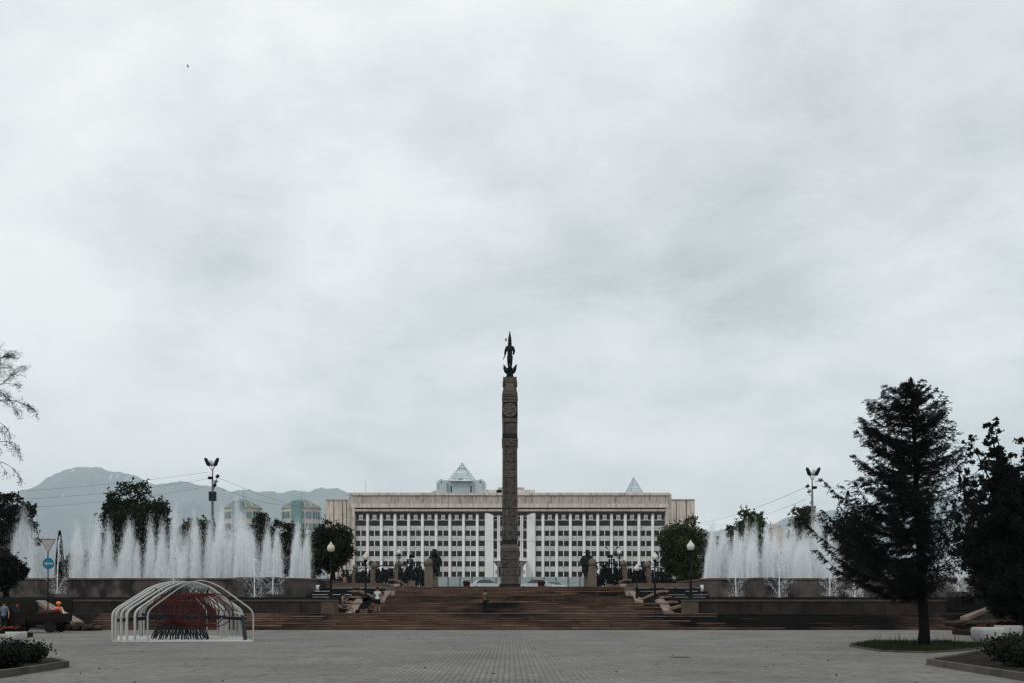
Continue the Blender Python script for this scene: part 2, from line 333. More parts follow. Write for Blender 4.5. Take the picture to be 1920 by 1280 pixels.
# shared unit blocks
def unit_block(name, m, b=.02):
    mb = MB(); mb.cbox(-.5,.5,-.5,.5,-.5,.5,b); me = bpy.data.meshes.new(name); me.from_pydata(mb.v, [], mb.f); me.materials.append(m); return me
UB = {k: unit_block(k+'_block', M[k]) for k in ('step','stepband','cheek','cap','parapet','basin','coping','darkstone','mongran','moncarve','mondark','pillar','kerb','fence','beige','beige2','facade','pedestal')}
def block(kind, name, parent, x0, x1, y0, y1, z0, z1, rz=0):
    o = link(name, UB[kind], parent)
    c = Vector(((x0+x1)/2, (y0+y1)/2, (z0+z1)/2)); o.location = c - worldloc(parent); o.scale = (abs(x1-x0), abs(y1-y0), abs(z1-z0)); o.rotation_euler = (0,0,rz)
    return o
def wallrun(parent, kind, name, p0, p1, z0, z1, t, plen, rows=1, gap=.02, capkind=None, capname='coping_stone', caph=.12, over=.06, proud=.03):
    """a run of stone blocks from p0 to p1 (xy), thickness t behind the line"""
    p0 = Vector(p0); p1 = Vector(p1); d = p1-p0; Ln = d.length; a = math.atan2(d.y, d.x); n = max(1, round(Ln/plen)); d.normalize(); nn = Vector((-d.y, d.x))
    hz = (z1-z0)/rows
    par = worldloc(parent)
    for r in range(rows):
        k = n if r % 2 == 0 else n
        for i in range(k):
            a0 = Ln*i/k + gap/2; a1 = Ln*(i+1)/k - gap/2; j = rnd.uniform(-.006,.006)
            c = p0 + d*((a0+a1)/2) + nn*(t/2 + j)
            o = link(name, UB[kind], parent); o.location = Vector((c.x, c.y, z0+hz*(r+.5))) - par; o.scale = (a1-a0, t, hz-gap); o.rotation_euler = (0,0,a)
    if capkind:
        for i in range(n):
            a0 = Ln*i/n + gap/4; a1 = Ln*(i+1)/n - gap/4
            c = p0 + d*((a0+a1)/2) + nn*(t/2-over/2)
            o = link(capname, UB[capkind], parent); o.location = Vector((c.x, c.y, z1+caph/2)) - par; o.scale = (a1-a0, t+over*2, caph); o.rotation_euler = (0,0,a)

# ================================================================== GROUND
g = MB(); g.add([(-18500,-300,-.03),(18500,-300,-.03),(18500,18200,-.03),(-18500,18200,-.03)], [(0,1,2,3)])
struct(g.build('ground', M['ground']))
pz = MB(); pz.add([(-70,-60,-.012),(70,-60,-.012),(70,62.4,-.012),(-70,62.4,-.012)], [(0,1,2,3)])
plaza = struct(pz.build('plaza_paving', M['joint']), 'grey block paving of the square')
def paver_grid():
    P = .2; Px = .4/3; g_ = .004; b = .005
    xs = []; ys = []
    y0i = int(18.8/P); y1i = int(62.2/P)
    for j in range(y0i, y1i):
        y = j*P; hw = int((y+P)*.53/Px)+1
        r_ = np.arange(-hw, hw); xs.append(r_*Px); ys.append(np.full(len(r_), y))
    xs = np.concatenate(xs); ys = np.concatenate(ys)
    near = ys < 21.4 - 1e-6
    view = near & (np.abs(xs+Px/2) < (ys+.2)*.512)
    order = np.argsort(ys, kind='stable'); order = order[view[order]]
    single = set(order[:300].tolist())
    keep = np.array([i not in single for i in range(len(xs))])
    rs = np.random.RandomState(3)
    X0, Y0 = xs[keep], ys[keep]; n = len(X0); hz = rs.uniform(0,.003,n)
    V = np.zeros((n,8,3)); 
    for k,(a,c) in enumerate(((0,0),(1,0),(1,1),(0,1))):
        V[:,k,0] = X0+g_ + a*(Px-2*g_); V[:,k,1] = Y0+g_ + c*(P-2*g_); V[:,k,2] = -.010
        V[:,k+4,0] = X0+g_+b + a*(Px-2*g_-2*b); V[:,k+4,1] = Y0+g_+b + c*(P-2*g_-2*b); V[:,k+4,2] = hz + rs.uniform(-.0012,.0012,n)
    fq = np.array([(4,5,6,7),(0,1,5,4),(1,2,6,5),(2,3,7,6),(3,0,4,7)])
    Fq = (fq[None]+ (np.arange(n)*8)[:,None,None]).reshape(-1,4)
    me = npmesh('pavers', V.reshape(-1,3), Fq, M['paver'])
    o = link('paver_field', me, plaza); stuff(o)
    mb = MB(); mb.add([(g_,g_,-.01),(Px-g_,g_,-.01),(Px-g_,P-g_,-.01),(g_,P-g_,-.01),(g_+b,g_+b,.001),(Px-g_-b,g_+b,.001),(Px-g_-b,P-g_-b,.001),(g_+b,P-g_-b,.001)], [tuple(q) for q in fq])
    pm = bpy.data.meshes.new('paver'); pm.from_pydata(mb.v, [], mb.f); pm.materials.append(M['paver'])
    for i in single: link('paver', pm, plaza, (float(xs[i]), float(ys[i]), rnd.uniform(0,.002)))
def npmesh(name, V, Fc, m, smooth=False):
    me = bpy.data.meshes.new(name); n = len(V); k = Fc.shape[1]; nf = len(Fc)
    me.vertices.add(n); me.vertices.foreach_set('co', np.asarray(V, dtype=np.float32).ravel())
    me.loops.add(nf*k); me.loops.foreach_set('vertex_index', np.asarray(Fc, dtype=np.int32).ravel())
    me.polygons.add(nf); me.polygons.foreach_set('loop_start', np.arange(0, nf*k, k, dtype=np.int32))
    try: me.polygons.foreach_set('loop_total', np.full(nf, k, dtype=np.int32))
    except Exception: pass
    me.update(calc_edges=True); me.materials.append(m)
    if smooth: me.polygons.foreach_set('use_smooth', np.ones(nf, dtype=bool))
    return me
paver_grid()

# ground behind the stairs, rising towards the big building
ZP = 3.1
def terr(y): 
    if y <= 165: return ZP
    if y <= 330: return ZP + (y-165)/165*6.6
    return 9.7 + (y-330)*.012
tm = MB(); ys_ = [83.35,120,165,200,250,300,330,600,1500,3500]
for i in range(len(ys_)-1):
    a, b = ys_[i], ys_[i+1]; tm.add([(-4000,a,terr(a)),(4000,a,terr(a)),(4000,b,terr(b)),(-4000,b,terr(b))], [(0,1,2,3)])
tm.add([(-4000,83.35,-.02),(4000,83.35,-.02),(4000,83.35,ZP),(-4000,83.35,ZP)], [(0,1,2,3)])
struct(tm.build('upper_terrace', M['terrace']), 'paved terrace behind the stairs')

# ================================================================== MOUNTAINS
def mountains():
    prof = [(-900,930),(-300,950),(-100,938),(20,918),(60,905),(90,893),(125,880),(150,874),(180,873),(205,880),(240,888),(290,900),(320,904),(370,903),(400,906),(435,915),(460,909),(480,911),(520,920),(560,915),(585,913),(607,910),(630,914),(660,925),(720,945),(800,965),(1000,985),(1300,990),(1420,988),(1450,980),(1480,970),(1520,960),(1600,945),(1750,930),(1900,925),(2300,900)]
    px = np.array([p[0] for p in prof]); py = np.array([p[1] for p in prof])
    nx, ny = 620, 90; D0, D1 = 8500, 16500
    from mathutils import noise
    V = []; 
    for j in range(ny):
        t = j/(ny-1); D = D0 + (D1-D0)*t
        for i in range(nx):
            pxl = -700 + 3200*i/(nx-1); x = (pxl-CX)*D/F
            top = (HY-np.interp(pxl, px, py))/F*14100     # ridge height at 14.1 km
            k = 1 - abs(t-.7)/.7 if t < .7 else 1 - (t-.7)*1.2
            rg = 1 - abs(noise.noise(Vector((x/1700+noise.noise(Vector((x/900,D/900,7)))*.4, D/3300, 1.5))))*2.2
            fn = noise.fractal(Vector((x/520, D/900, 3)), .75, 2.1, 6)
            h = top*max(k,0)**.85
            edge = min(1, abs(t-.7)*5)
            h = h*(1 - .34*edge*(1-rg)) + fn*(62+140*edge)*min(1, h/600)
            V.append((x, D, max(-1, h-2)))
    V = np.array(V); idx = np.arange(nx*ny).reshape(ny,nx)
    Fq = np.stack([idx[:-1,:-1],idx[:-1,1:],idx[1:,1:],idx[1:,:-1]], -1).reshape(-1,4)
    m = bpy.data.materials.new('mountain_slopes'); m.use_nodes = True; t = m.node_tree; b = t.nodes['Principled BSDF']; b.inputs['Roughness'].default_value = .95
    n_ = t.nodes.new; l = t.links.new; g = n_('ShaderNodeNewGeometry')
    nz = n_('ShaderNodeTexNoise'); nz.inputs['Scale'].default_value = .0022; nz.inputs['Detail'].default_value = 9; l(g.outputs['Position'], nz.inputs['Vector'])
    rp = n_('ShaderNodeValToRGB'); l(nz.outputs[0], rp.inputs[0]); rp.color_ramp.elements[0].position=.4; rp.color_ramp.elements[0].color=(.025,.055,.07,1); rp.color_ramp.elements[1].position=.62; rp.color_ramp.elements[1].color=(.09,.13,.145,1)  # rock tones made bluer: part of the haze tint is painted in
    mp = n_('ShaderNodeMapping'); mp.inputs['Scale'].default_value=(1.6,.4,.3); l(g.outputs['Position'], mp.inputs[0])
    ns = n_('ShaderNodeTexNoise'); ns.inputs['Scale'].default_value=.010; ns.inputs['Detail'].default_value=6; l(mp.outputs[0], ns.inputs['Vector'])
    sx = n_('ShaderNodeSeparateXYZ'); l(g.outputs['Position'], sx.inputs[0])
    hr = n_('ShaderNodeMapRange'); l(sx.outputs[2], hr.inputs[0]); hr.inputs[1].default_value=1100; hr.inputs[2].default_value=2000; hr.inputs[3].default_value=-.12; hr.inputs[4].default_value=.06
    ad = n_('ShaderNodeMath'); ad.operation='ADD'; l(ns.outputs[0], ad.inputs[0]); l(hr.outputs[0], ad.inputs[1])
    sr = n_('ShaderNodeMapRange'); l(ad.outputs[0], sr.inputs[0]); sr.inputs[1].default_value=.64; sr.inputs[2].default_value=.70
    mx_ = n_('ShaderNodeMixRGB'); l(sr.outputs[0], mx_.inputs[0]); l(rp.outputs[0], mx_.inputs[1]); mx_.inputs[2].default_value=(.7,.72,.75,1)
    l(mx_.outputs[0], b.inputs['Base Color'])
    o = link('mountains', npmesh('mountains', V, Fq, m, True)); struct(o, 'hazy blue mountain ridge with thin snow streaks')
mountains()
# haze
hz = MB(); hz.box(-19000,19000,-310,18500,-1.5,2250)
hm = bpy.data.materials.new('haze_air'); hm.use_nodes = True; t_ = hm.node_tree; t_.nodes.clear()
pv = t_.nodes.new('ShaderNodeVolumePrincipled'); pv.inputs['Color'].default_value = (.86,.96,1,1); pv.inputs['Density'].default_value = .74e-4; pv.inputs['Anisotropy'].default_value = 0
oo = t_.nodes.new('ShaderNodeOutputMaterial'); t_.links.new(pv.outputs[0], oo.inputs['Volume'])
stuff(hz.build('haze', hm), 'pale haze in the air')

# ================================================================== STAIRS
st = T('lower_stairs', 'broad flight of long brown stone steps rising from the grey square', 'stairs', (0, 62.2, 0))
def flight(parent, x0, x1, y0, z0, n, rise, tread, depth_last, ln):
    for i in range(n):
        ya = y0 + i*tread; zb = z0 + i*rise
        x = x0; off = rnd.uniform(0, ln)
        first = True
        while x < x1-.05:
            xe = min(x1, x + (off+.4 if first else ln*rnd.uniform(.8,1.2)))
            if x1 - xe < .5: xe = x1
            first = False
            yb = ya + (tread+.10 if i < n-1 else depth_last)
            jz = rnd.uniform(-.004,.004)
            block('step', 'riser_stone', parent, x+.006, xe-.006, ya+.035+rnd.uniform(-.004,.004), yb-.02, zb-.04+jz, zb+rise-.05+jz)
            block('stepband' if rnd.random() < .4 else 'step', 'tread_stone', parent, x+.006, xe-.006, ya+rnd.uniform(-.006,.006), yb, zb+rise-.048+jz, zb+rise+jz)
            x = xe
flight(st, X(158,62.2), X(1792,62.2), 62.2, 0, 7, 1/7, .38, .6, 1.7)
ldg = MB(); ldg.box(X(100,65),X(1840,65), 64.8, 71.5, .02, .992)
struct(ldg.build('lower_landing', M['parapet']), 'paved landing between the two flights of stairs')
s2 = T('upper_stairs', 'upper flights of brown stone steps climbing to the monument terrace between sloping slabs', 'stairs', (0, 71, 1))
flight(s2, -10.9, 10.9, 71, 1.0, 5, .14, .36, .6, 1.5)
flight(s2, -9.8, 9.8, 78, 1.7, 4, .1375, .36, .6, 1.5)
flight(s2, -9.5, 9.5, 81.5, 2.25, 6, .1417, .34, .5, 1.5)
l2 = MB(); l2.box(-11.6,11.6,73.0,78.3,.9,1.694); l2.box(-10.4,10.4,79.6,81.8,1.5,2.244); l2.box(-10.2,10.2,83.5,83.9,2.2,3.09)
l2.build('landing', M['terrace'], s2)
for sgn in (-1,1):
    for (hw, wd, ya, yb, za, zb) in ((10.9,.72,70.4,75.2,1.02,1.92),(9.8,.62,77.6,82.0,1.72,2.62),(9.5,.55,81.6,86.2,2.27,3.3)):
        xi, xo = sgn*hw, sgn*(hw+wd); n = 3
        for k in range(n):
            t0, t1 = k/n+.006, (k+1)/n-.006
            y0, y1 = ya+(yb-ya)*t0, ya+(yb-ya)*t1; z0, z1 = za+(zb-za)*t0, za+(zb-za)*t1
            mb = MB(); mb.side([(y0,za-.3),(y1,za-.3),(y1,z1+.1),(y0,z0+.1)], min(xi,xo), max(xi,xo)); mb.build('sloping_slab', M['cheek'], s2)
# outer sloping slabs at both ends of the lower stairs, with low rubble walls
def end_ramp(side, p, label, rock):
    t = T('stair_end_wall', label, 'wall', (X(p[0],61),61,0), 'sloping end walls of the lower stairs')
    (ax, ay, bx, by, wd, Dn, Df) = p
    A = W(ax, ay, Dn); B = W(bx, by, Df); dx = wd*Dn/F*side
    n = 3
    for k in range(n):
        t0, t1 = k/n+.004, (k+1)/n-.004; P0 = A.lerp(B,t0); P1 = A.lerp(B,t1)
        e0 = Vector((dx,0,0)); mb = MB()
        vs = [P0, P0+e0, P1+e0*.8, P1]; lo = [v_-Vector((0,0,.22)) for v_ in vs]
        mb.add([*vs,*lo], [(0,1,2,3) if side<0 else (3,2,1,0),(7,6,5,4),(0,4,5,1),(1,5,6,2),(2,6,7,3),(3,7,4,0)]); mb.build('sloping_slab', M['cheek'], t)
    mb = MB(); vs = [A, A+Vector((dx,0,0)), B+Vector((dx*.8,0,0)), B]; top = [v_-Vector((0,0,.24)) for v_ in vs]; lo = [Vector((v_.x,v_.y,0)) for v_ in vs]
    mb.add([*top,*lo], [(0,1,2,3),(0,4,5,1),(1,5,6,2),(2,6,7,3),(3,7,4,0)]); mb.build('wall_body', M['parapet'], t)
    for (cx, cy, rw, rh) in rock:
        q = MB(); D = 60.6 + rnd.uniform(-.3,.5); c = W(cx, cy, D); q.ball((c.x, D, c.z), rw, .6, rh, 9, 6)
        for i,(x_,y_,z_) in enumerate(q.v):
            s_ = 1+rnd.uniform(-.13,.13); q.v[i] = (c.x+(x_-c.x)*s_, D+(y_-D)*s_, max(-.02, c.z+(max(-.8,min(.62,(z_-c.z)/rh)))*rh))
        q.build('boulder', M['rubble'], t)
end_ramp(-1, (157,1164,84,1124,22,61,66.5), 'sloping pink granite slab wall beside the orange vested worker', [(132,1174,.45,.3),(148,1172,.4,.34),(165,1175,.4,.28),(182,1176,.35,.25),(120,1176,.4,.3)])
end_ramp(1, (1800,1155,1882,1124,16,61,66.5), 'sloping pink granite slab wall behind the white bowl planters', [(1782,1167,.4,.22),(1800,1166,.4,.26),(1818,1167,.45,.24),(1836,1167,.4,.24),(1856,1166,.4,.3)])
def xm(px, s): return px if s > 0 else 2*956-px
caps = [([(1163,1088),(1173,1084),(1184,1084)],86.5),([(1173,1097),(1176,1094),(1188,1093)],85),([(1175,1102),(1182,1099),(1193,1101)],83.5),([(1183,1110),(1186,1107),(1194,1107)],82),([(1188,1118),(1194,1115),(1198,1116)],80.5),
        ([(1197,1123),(1207,1119),(1239,1105),(1253,1105)],78.5),([(1240,1119),(1245,1116),(1260,1116)],75.5),([(1246,1130),(1257,1125),(1271,1125)],73),([(1258,1138),(1283,1132)],70.5)]
for s in (-1,1):
    t = T('stepped_rock_wall', ('stepped rough stone side wall behind the seated woman and the stroller' if s<0 else 'stepped rough stone side wall on the side of the hatted seated statue'), 'wall', (s*12,76,1), 'stepped rock walls beside the upper stairs')
    for ci,(pl, D) in enumerate(caps):
        pts = [(X(xm(a,s),D), Z(b,D)) for a,b in pl]
        th = .17; dep = 1.35
        poly = pts + [(a,b-th) for a,b in reversed(pts)]
        if s < 0: poly = poly[::-1]
        mb = MB(); mb.frame(poly[::-1], D-.12, D+dep); o = mb.build('cap_stone', M['cap'], t)
        base = 1.0 if D < 77.5 else (1.7 if D < 81 else 2.2)
        xa, xb = min(pts[0][0],pts[-1][0])+.08, max(pts[0][0],pts[-1][0])+.02
        q = MB(); nx = max(3, int((xb-xa)/.22)); 
        def topz(x):
            P_ = sorted(pts)
            return float(np.interp(x, [a for a,_ in P_], [b for _,b in P_])) - th
        nz = 7; 
        for i in range(nx+1):
            x = xa+(xb-xa)*i/nx; tz = topz(x)+.02
            for k in range(nz+1):
                z = base-.05 + (tz-base+.05)*k/nz; j = 0 if k==nz else 1
                q.v.append((x+rnd.uniform(-.05,.05)*j, D+rnd.uniform(-.09,.14), z+rnd.uniform(-.04,.04)*j))
        for i in range(nx):
            for k in range(nz): a=i*(nz+1)+k; q.f.append((a,a+nz+1,a+nz+2,a+1)); q.m.append(0)
        q.box(xa,xb,D+.15,D+dep-.1,base-.05,min(topz(xa),topz(xb))-.02)
        q.build('rubble_face', M['rubble'], t)
# pedestals with lamps on, parapets, basins
for s in (-1,1):
    t = T('lamp_pedestal', ('granite pedestal under the lamp beside the seated woman' if s<0 else 'granite pedestal under the lamp next to the rock wall, before the white jets'), 'pedestal', (s*13,66,1), 'granite pedestals at the parapet ends')
    a, b = sorted((X(xm(1283,s),65.2), X(xm(1309,s),65.2)))
    mb = MB(); mb.cbox(a,b,65.0,66.4,1.0,1.80,.02); mb.build('shaft', M['pedestal'], t)
    mb = MB(); mb.cbox(a-.04,b+.04,64.96,66.44,1.802,1.90,.02); mb.build('top_slab', M['pedestal'], t)
for s in (-1,1):
    t = T('parapet_wall', ('low dark stone parapet behind the white arch sculpture' if s<0 else 'low dark stone parapet left of and behind the spruce trunk'), 'wall', (s*25,65.2,1), 'low parapets along the landing')
    xi = X(xm(1310,s),65.2); xo = X(xm(1775,s),65.2)
    p0, p1 = ((xi,65.25),(xo,65.25)) if s>0 else ((xo,65.25),(xi,65.25))
    wallrun(t, 'parapet', 'parapet_panel', p0, p1, 1.0, 1.80, .4, 1.35, 1, .03, 'pedestal', 'coping_stone', .11, .06)

# ================================================================== FOUNTAINS
rs = np.random.RandomState(11)
def tets(cen, w_, h_, dirs, m, name, parent, rsx=rs):
    """thousands of little stretched drops joined into one mesh"""
    n = len(cen); d = dirs/np.linalg.norm(dirs,axis=1,keepdims=True)
    a = rsx.normal(size=(n,3)); a -= (a*d).sum(1,keepdims=True)*d; a /= np.linalg.norm(a,axis=1,keepdims=True)+1e-9
    b = np.cross(d, a); w_ = w_[:,None]; h_ = h_[:,None]
    V = np.stack([cen+d*h_*.5, cen+a*w_*.5, cen-d*h_*.5+b*w_*.1, cen-a*w_*.5], 1)
    Fq = np.arange(n*4).reshape(-1,4)
    V = V.reshape(-1,3) - np.array(worldloc(parent))[None]
    return link(name, npmesh(name, V, Fq, m), parent)
def plume(parent, px0, px1, peak, ytop, D, zb, n, dens=1.0, depth=1.2):
    """tall feathery jet: streaks whose height falls off from the peak"""
    cpx = (px0+px1)/2; px0 = cpx+(px0-cpx)*1.02; px1 = cpx+(px1-cpx)*1.02
    x0, x1, xp = X(px0,D), X(px1,D), X(peak,D); H_ = Z(ytop,D)-zb
    ns = 34; out = []; ww = []; hh = []; dd = []
    n = int(n*dens*1.95)
    wl, wr = xp-x0, x1-xp
    sx = np.where(rs.rand(ns)<wl/(wl+wr+1e-6), -np.abs(rs.beta(1,1.25,ns))*wl, np.abs(rs.beta(1,1.25,ns))*wr)
    sh = 1 - .50*(np.abs(sx)/np.maximum(.01,np.where(sx<0,wl,wr)))**1.1 - rs.rand(ns)**2*.22
    wk = rs.uniform(.25,1,ns)**1.5; wk /= wk.sum()
    sh[0] = 1; sx[0] = 0
    k = rs.choice(ns, n, p=wk); u_ = 1-rs.rand(n)**.8
    u_ = np.where(rs.rand(n)<.35, u_, rs.rand(n)**1.25)
    spread = .05+.075*(wl+wr)*.5*(1.2-u_)+.14*u_**3
    xx = xp + sx[k]*(1.0-.38*u_*sh[k]) + .10*u_**2 + rs.normal(size=n)*spread*.55
    z = zb + u_*sh[k]*H_*(1+rs.normal(size=n)*.02)
    y = D + rs.normal(size=n)*depth*.35
    # thin mist drifting downwind (to the right)
    mist = rs.rand(n) < .16
    xx = np.where(mist, xp + sx[k]*1.2 + rs.normal(size=n)*.26*(wl+wr)+.15 , xx)
    z = np.where(mist, zb + rs.rand(n)**1.2*sh[k]*H_*.92, z)
    cen = np.stack([xx,y,np.maximum(z,zb)],1)
    w_ = rs.uniform(.014,.042,n); h_ = rs.uniform(.16,.75,n)*(1.15-u_*.6); w_ = np.where(mist, w_*1.3, w_); h_ = np.where(mist, h_*.3, h_)
    dirs = np.stack([rs.normal(size=n)*.05, rs.normal(size=n)*.05, np.ones(n)],1)
    stuff(tets(cen, w_, h_, dirs, M['spray'], 'water_plume', parent))
def small_jet(parent, px, ytop, ybase, D, fan=4, lean=0.0, fx=.9):
    x, zb, zt = X(px,D), Z(ybase,D), Z(ytop,D); hgt = zt-zb
    mb = MB(); n = 12
    pts = [(x+lean*(i/n)**1.4, D, zb+hgt*.93*i/n) for i in range(n+1)]
    mb.tube(pts, [.035*(.8+.5*rnd.random()) for _ in pts], 6); mb.build('jet_core', M['foam'], parent, True)
    m = 900
    u_ = rs.rand(m); z = zb + hgt*(.55+.45*u_); xx = x+lean + rs.normal(size=m)*.07*(1.2-u_) + .06*np.sin(z*4); y = D+rs.normal(size=m)*.08
    fall = rs.rand(m) < .45
    tt = rs.rand(m); xx = np.where(fall, x+lean*(1-tt*.2)+.10+.42*tt+rs.normal(size=m)*.10, xx); z = np.where(fall, zb+hgt*(.97-.97*tt**1.6), z)
    cen = np.stack([xx,y,z],1)
    allc=[cen]; 
    for f in range(fan):
        a = (f/(max(1,fan-1))-.5)*2; vx = a*fx*rnd.uniform(.8,1.15); hh_ = rnd.uniform(.38,.62)*min(hgt,3.0)
        q = 90; tt = rs.rand(q)**.8*.95
        cx_ = x+vx*tt*1.25; cz = zb + hh_*(1-(1-tt)**2); 
        wob = .02+.07*tt
        allc.append(np.stack([cx_+rs.normal(size=q)*wob, D+rs.normal(size=q)*wob, cz+rs.normal(size=q)*wob],1))
    q = 260; allc.append(np.stack([x+rs.normal(size=q)*.35, D+rs.normal(size=q)*.25, zb+np.abs(rs.normal(size=q))*.3],1))
    cen = np.concatenate(allc); n = len(cen)
    stuff(tets(cen, rs.uniform(.010,.022,n), rs.uniform(.03,.12,n), np.stack([rs.normal(size=n)*.3,rs.normal(size=n)*.3,np.ones(n)],1), M['foam'], 'jet_spray', parent))
def fountain(s, label, outline, plumes, smalls):
    t = T('fountain', label, 'fountain', (s*25,80,1), 'twin fountains beside the stairs')
    # lower basin rim and water
    xi, xo = X(xm(1325,s),70), X(xm(2000,s),70)
    p0, p1 = ((xi,68.2),(xo,68.2)) if s>0 else ((xo,68.2),(xi,68.2))
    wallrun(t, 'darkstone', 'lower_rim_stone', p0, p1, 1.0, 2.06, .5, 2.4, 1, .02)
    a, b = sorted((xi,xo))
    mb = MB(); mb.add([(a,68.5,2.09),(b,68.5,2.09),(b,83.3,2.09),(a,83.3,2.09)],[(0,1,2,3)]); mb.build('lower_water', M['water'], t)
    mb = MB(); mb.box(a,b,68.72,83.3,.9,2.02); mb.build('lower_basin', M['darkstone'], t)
    # upper basin
    pts = [(X(p,D),D) for p,D in outline]
    for i in range(len(pts)-1):
        wallrun(t, 'basin', 'basin_stone', pts[i], pts[i+1], 2.1, 3.58, .45, 1.5, 2, .018, 'coping', 'coping_stone', .13, .06)
    xs_ = [p[0] for p in pts]; ymax = 93
    poly = [(p[0], p[1]+.42) for p in pts] + [(xs_[-1],ymax),(xs_[0],ymax)]
    mb = MB(); mb.plan(poly, 2.0, 3.5); mb.build('basin_fill', M['darkstone'], t)
    mb = MB(); mb.add([(p[0],p[1],3.51) for p in poly],[tuple(range(len(poly)))]); mb.build('upper_water', M['water'], t)
    for e in (0,-1):
        x = xs_[e]; y0 = pts[e][1]
        if abs(x) < 40: 
            q0, q1 = ((x,ymax),(x,y0)) if e==0 else ((x,y0),(x,ymax))
            wallrun(t, 'basin', 'basin_stone', q0, q1, 2.1, 3.58, .45, 1.6, 2, .018, 'coping', 'coping_stone', .13, .06)
    for p in plumes: plume(t, *p[:4], p[4], 3.5, p[5], depth=p[6] if len(p)>6 else 1.0)
    for p in smalls: small_jet(t, *p)
    return t
LF = [(-80,80),(425,80),(445,77.6),(480,76.6),(515,77.2),(540,79.4),(597,81.0)]
LP = [(18,72,44,944,86,11000),(60,100,82,985,90,4500),(128,158,143,972,87,6500),(160,178,169,930,92,1500),(166,192,182,966,86,5500),(192,214,202,968,90,4500),(218,262,242,963,86,8500),
      (270,292,280,960,89,4500),(290,316,303,962,86,5000),(312,345,326,925,90,6000),(335,378,364,950,86,9500),(382,402,392,958,88,4500),(392,432,414,940,86,10500),(424,474,441,922,88,11500),(440,480,452,945,85,7500),(462,490,470,980,86,3500),
      (490,510,500,966,85,4500),(506,530,518,985,85,5000),(545,566,557,962,85,7000),(563,582,576,968,85,4500)]
LS = [(107,1003,1112,74,5,.15,1.2),(325,1005,1090,75,4,0,1.5),(477,1045,1122,71,7,0,1.2),(511,1003,1113,74.5,6,.25,1.1)]
fountain(-1, 'long granite fountain with tall white jets, behind the white arch sculpture', LF, LP, LS)
RF = [(1314,81.6),(1330,80),(1400,80),(1420,78),(1445,78),(1465,80),(1700,80),(1740,77.8),(1850,77.8),(1880,80),(2010,80)]
RP = [(1322,1348,1333,968,86,8000),(1338,1372,1354,978,88,7000),(1366,1392,1378,985,85,5000),(1376,1412,1398,970,87,9000),(1398,1420,1408,978,85,4500),(1408,1424,1414,962,90,3000),(1424,1450,1436,972,86,7000),(1440,1470,1450,990,88,5500),(1460,1482,1470,985,90,3500),
      (1470,1502,1484,965,88,8000),(1486,1522,1505,985,85,8000),(1500,1546,1530,945,88,9500),(1540,1580,1556,990,86,6000),(1735,1765,1750,1010,86,4500),(1760,1800,1780,1000,87,6500),(1795,1840,1815,1015,86,6000),(1830,1870,1848,1020,88,5000)]
RS = [(1380,992,1117,73,4,-.1,.9),(1461,1028,1123,71,7,0,1.1),(1797,1079,1108,75,6,0,1.3),(1556,1060,1116,73,5,0,.8),(1603,1090,1119,72,5,0,.8)]
fountain(1, 'granite fountain with tall white jets partly hidden behind the dark spruce', RF, RP, RS)
# cascades between fountains and stairs
for s in (-1,1):
    t = T('water_cascade', ('dark stepped water cascade behind the lamp beside the seated woman' if s<0 else 'dark stepped water cascade behind the three globe lamps, before the round tree'), 'cascade', (s*14,80,1), 'stepped cascades beside the stairs')
    for k,(D, ya, xa, xb) in enumerate(((84.2,1092,1190,1330),(82,1101.5,1194,1330),(79.5,1107.5,1197,1326),(76.5,1114,1250,1330),(73.5,1118.5,1262,1330))):
        a, b = sorted((X(xm(xa,s),D), X(xm(xb,s),D))); z = Z(ya,D)
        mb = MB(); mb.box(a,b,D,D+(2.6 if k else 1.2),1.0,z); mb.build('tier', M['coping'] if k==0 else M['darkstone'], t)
        if k:
            n = 4
            mb = MB()
            x_ = a+.15
            while x_ < b-.4:
                e_ = min(b-.1, x_+rnd.uniform(.8,2.6)); zt = z+.05+rnd.uniform(0,.02)
                mb.box(x_,e_,D-.04,D+.2,z-.01,z+rnd.uniform(.015,.04)); x_ = e_+ (rnd.uniform(.2,1.6) if rnd.random()<.7 else .02)
            mb.build('water_lip', M['lip'], t)
            mb = MB(); mb.add([(a,D+.2,z+.012),(b,D+.2,z+.012),(b,D+2.5,z+.012),(a,D+2.5,z+.012)],[(0,1,2,3)]); mb.build('water_sheet', M['water'], t)
    # a small white gushing outlet at the basin end
    px = xm(1316,s); D = 80; c = W(px,1099,D); n = 500
    n = 160; cen = np.stack([c.x+rs.normal(size=n)*.06-s*.1, D-.6+rs.normal(size=n)*.1, c.z+.12-np.abs(rs.normal(size=n))*.22],1)
    stuff(tets(cen, rs.uniform(.02,.04,n), rs.uniform(.06,.14,n), np.stack([-.5*s*np.ones(n),np.zeros(n)-.1,-np.ones(n)],1), M['foam'], 'spout_water', t))

# ================================================================== MONUMENT
DM = 110.0
def mz(py): return Z(py, DM)
mon = T('monument_column', 'tall square granite monument column carrying the bronze warrior', 'monument', (0, DM+.9, ZP))
def ring(kind, name, z0, z1, hw, par=mon, b=None):
    return block(kind, name, par, -hw, hw, DM+.9-hw, DM+.9+hw, z0, z1)
hw = .86; cy = DM+.9
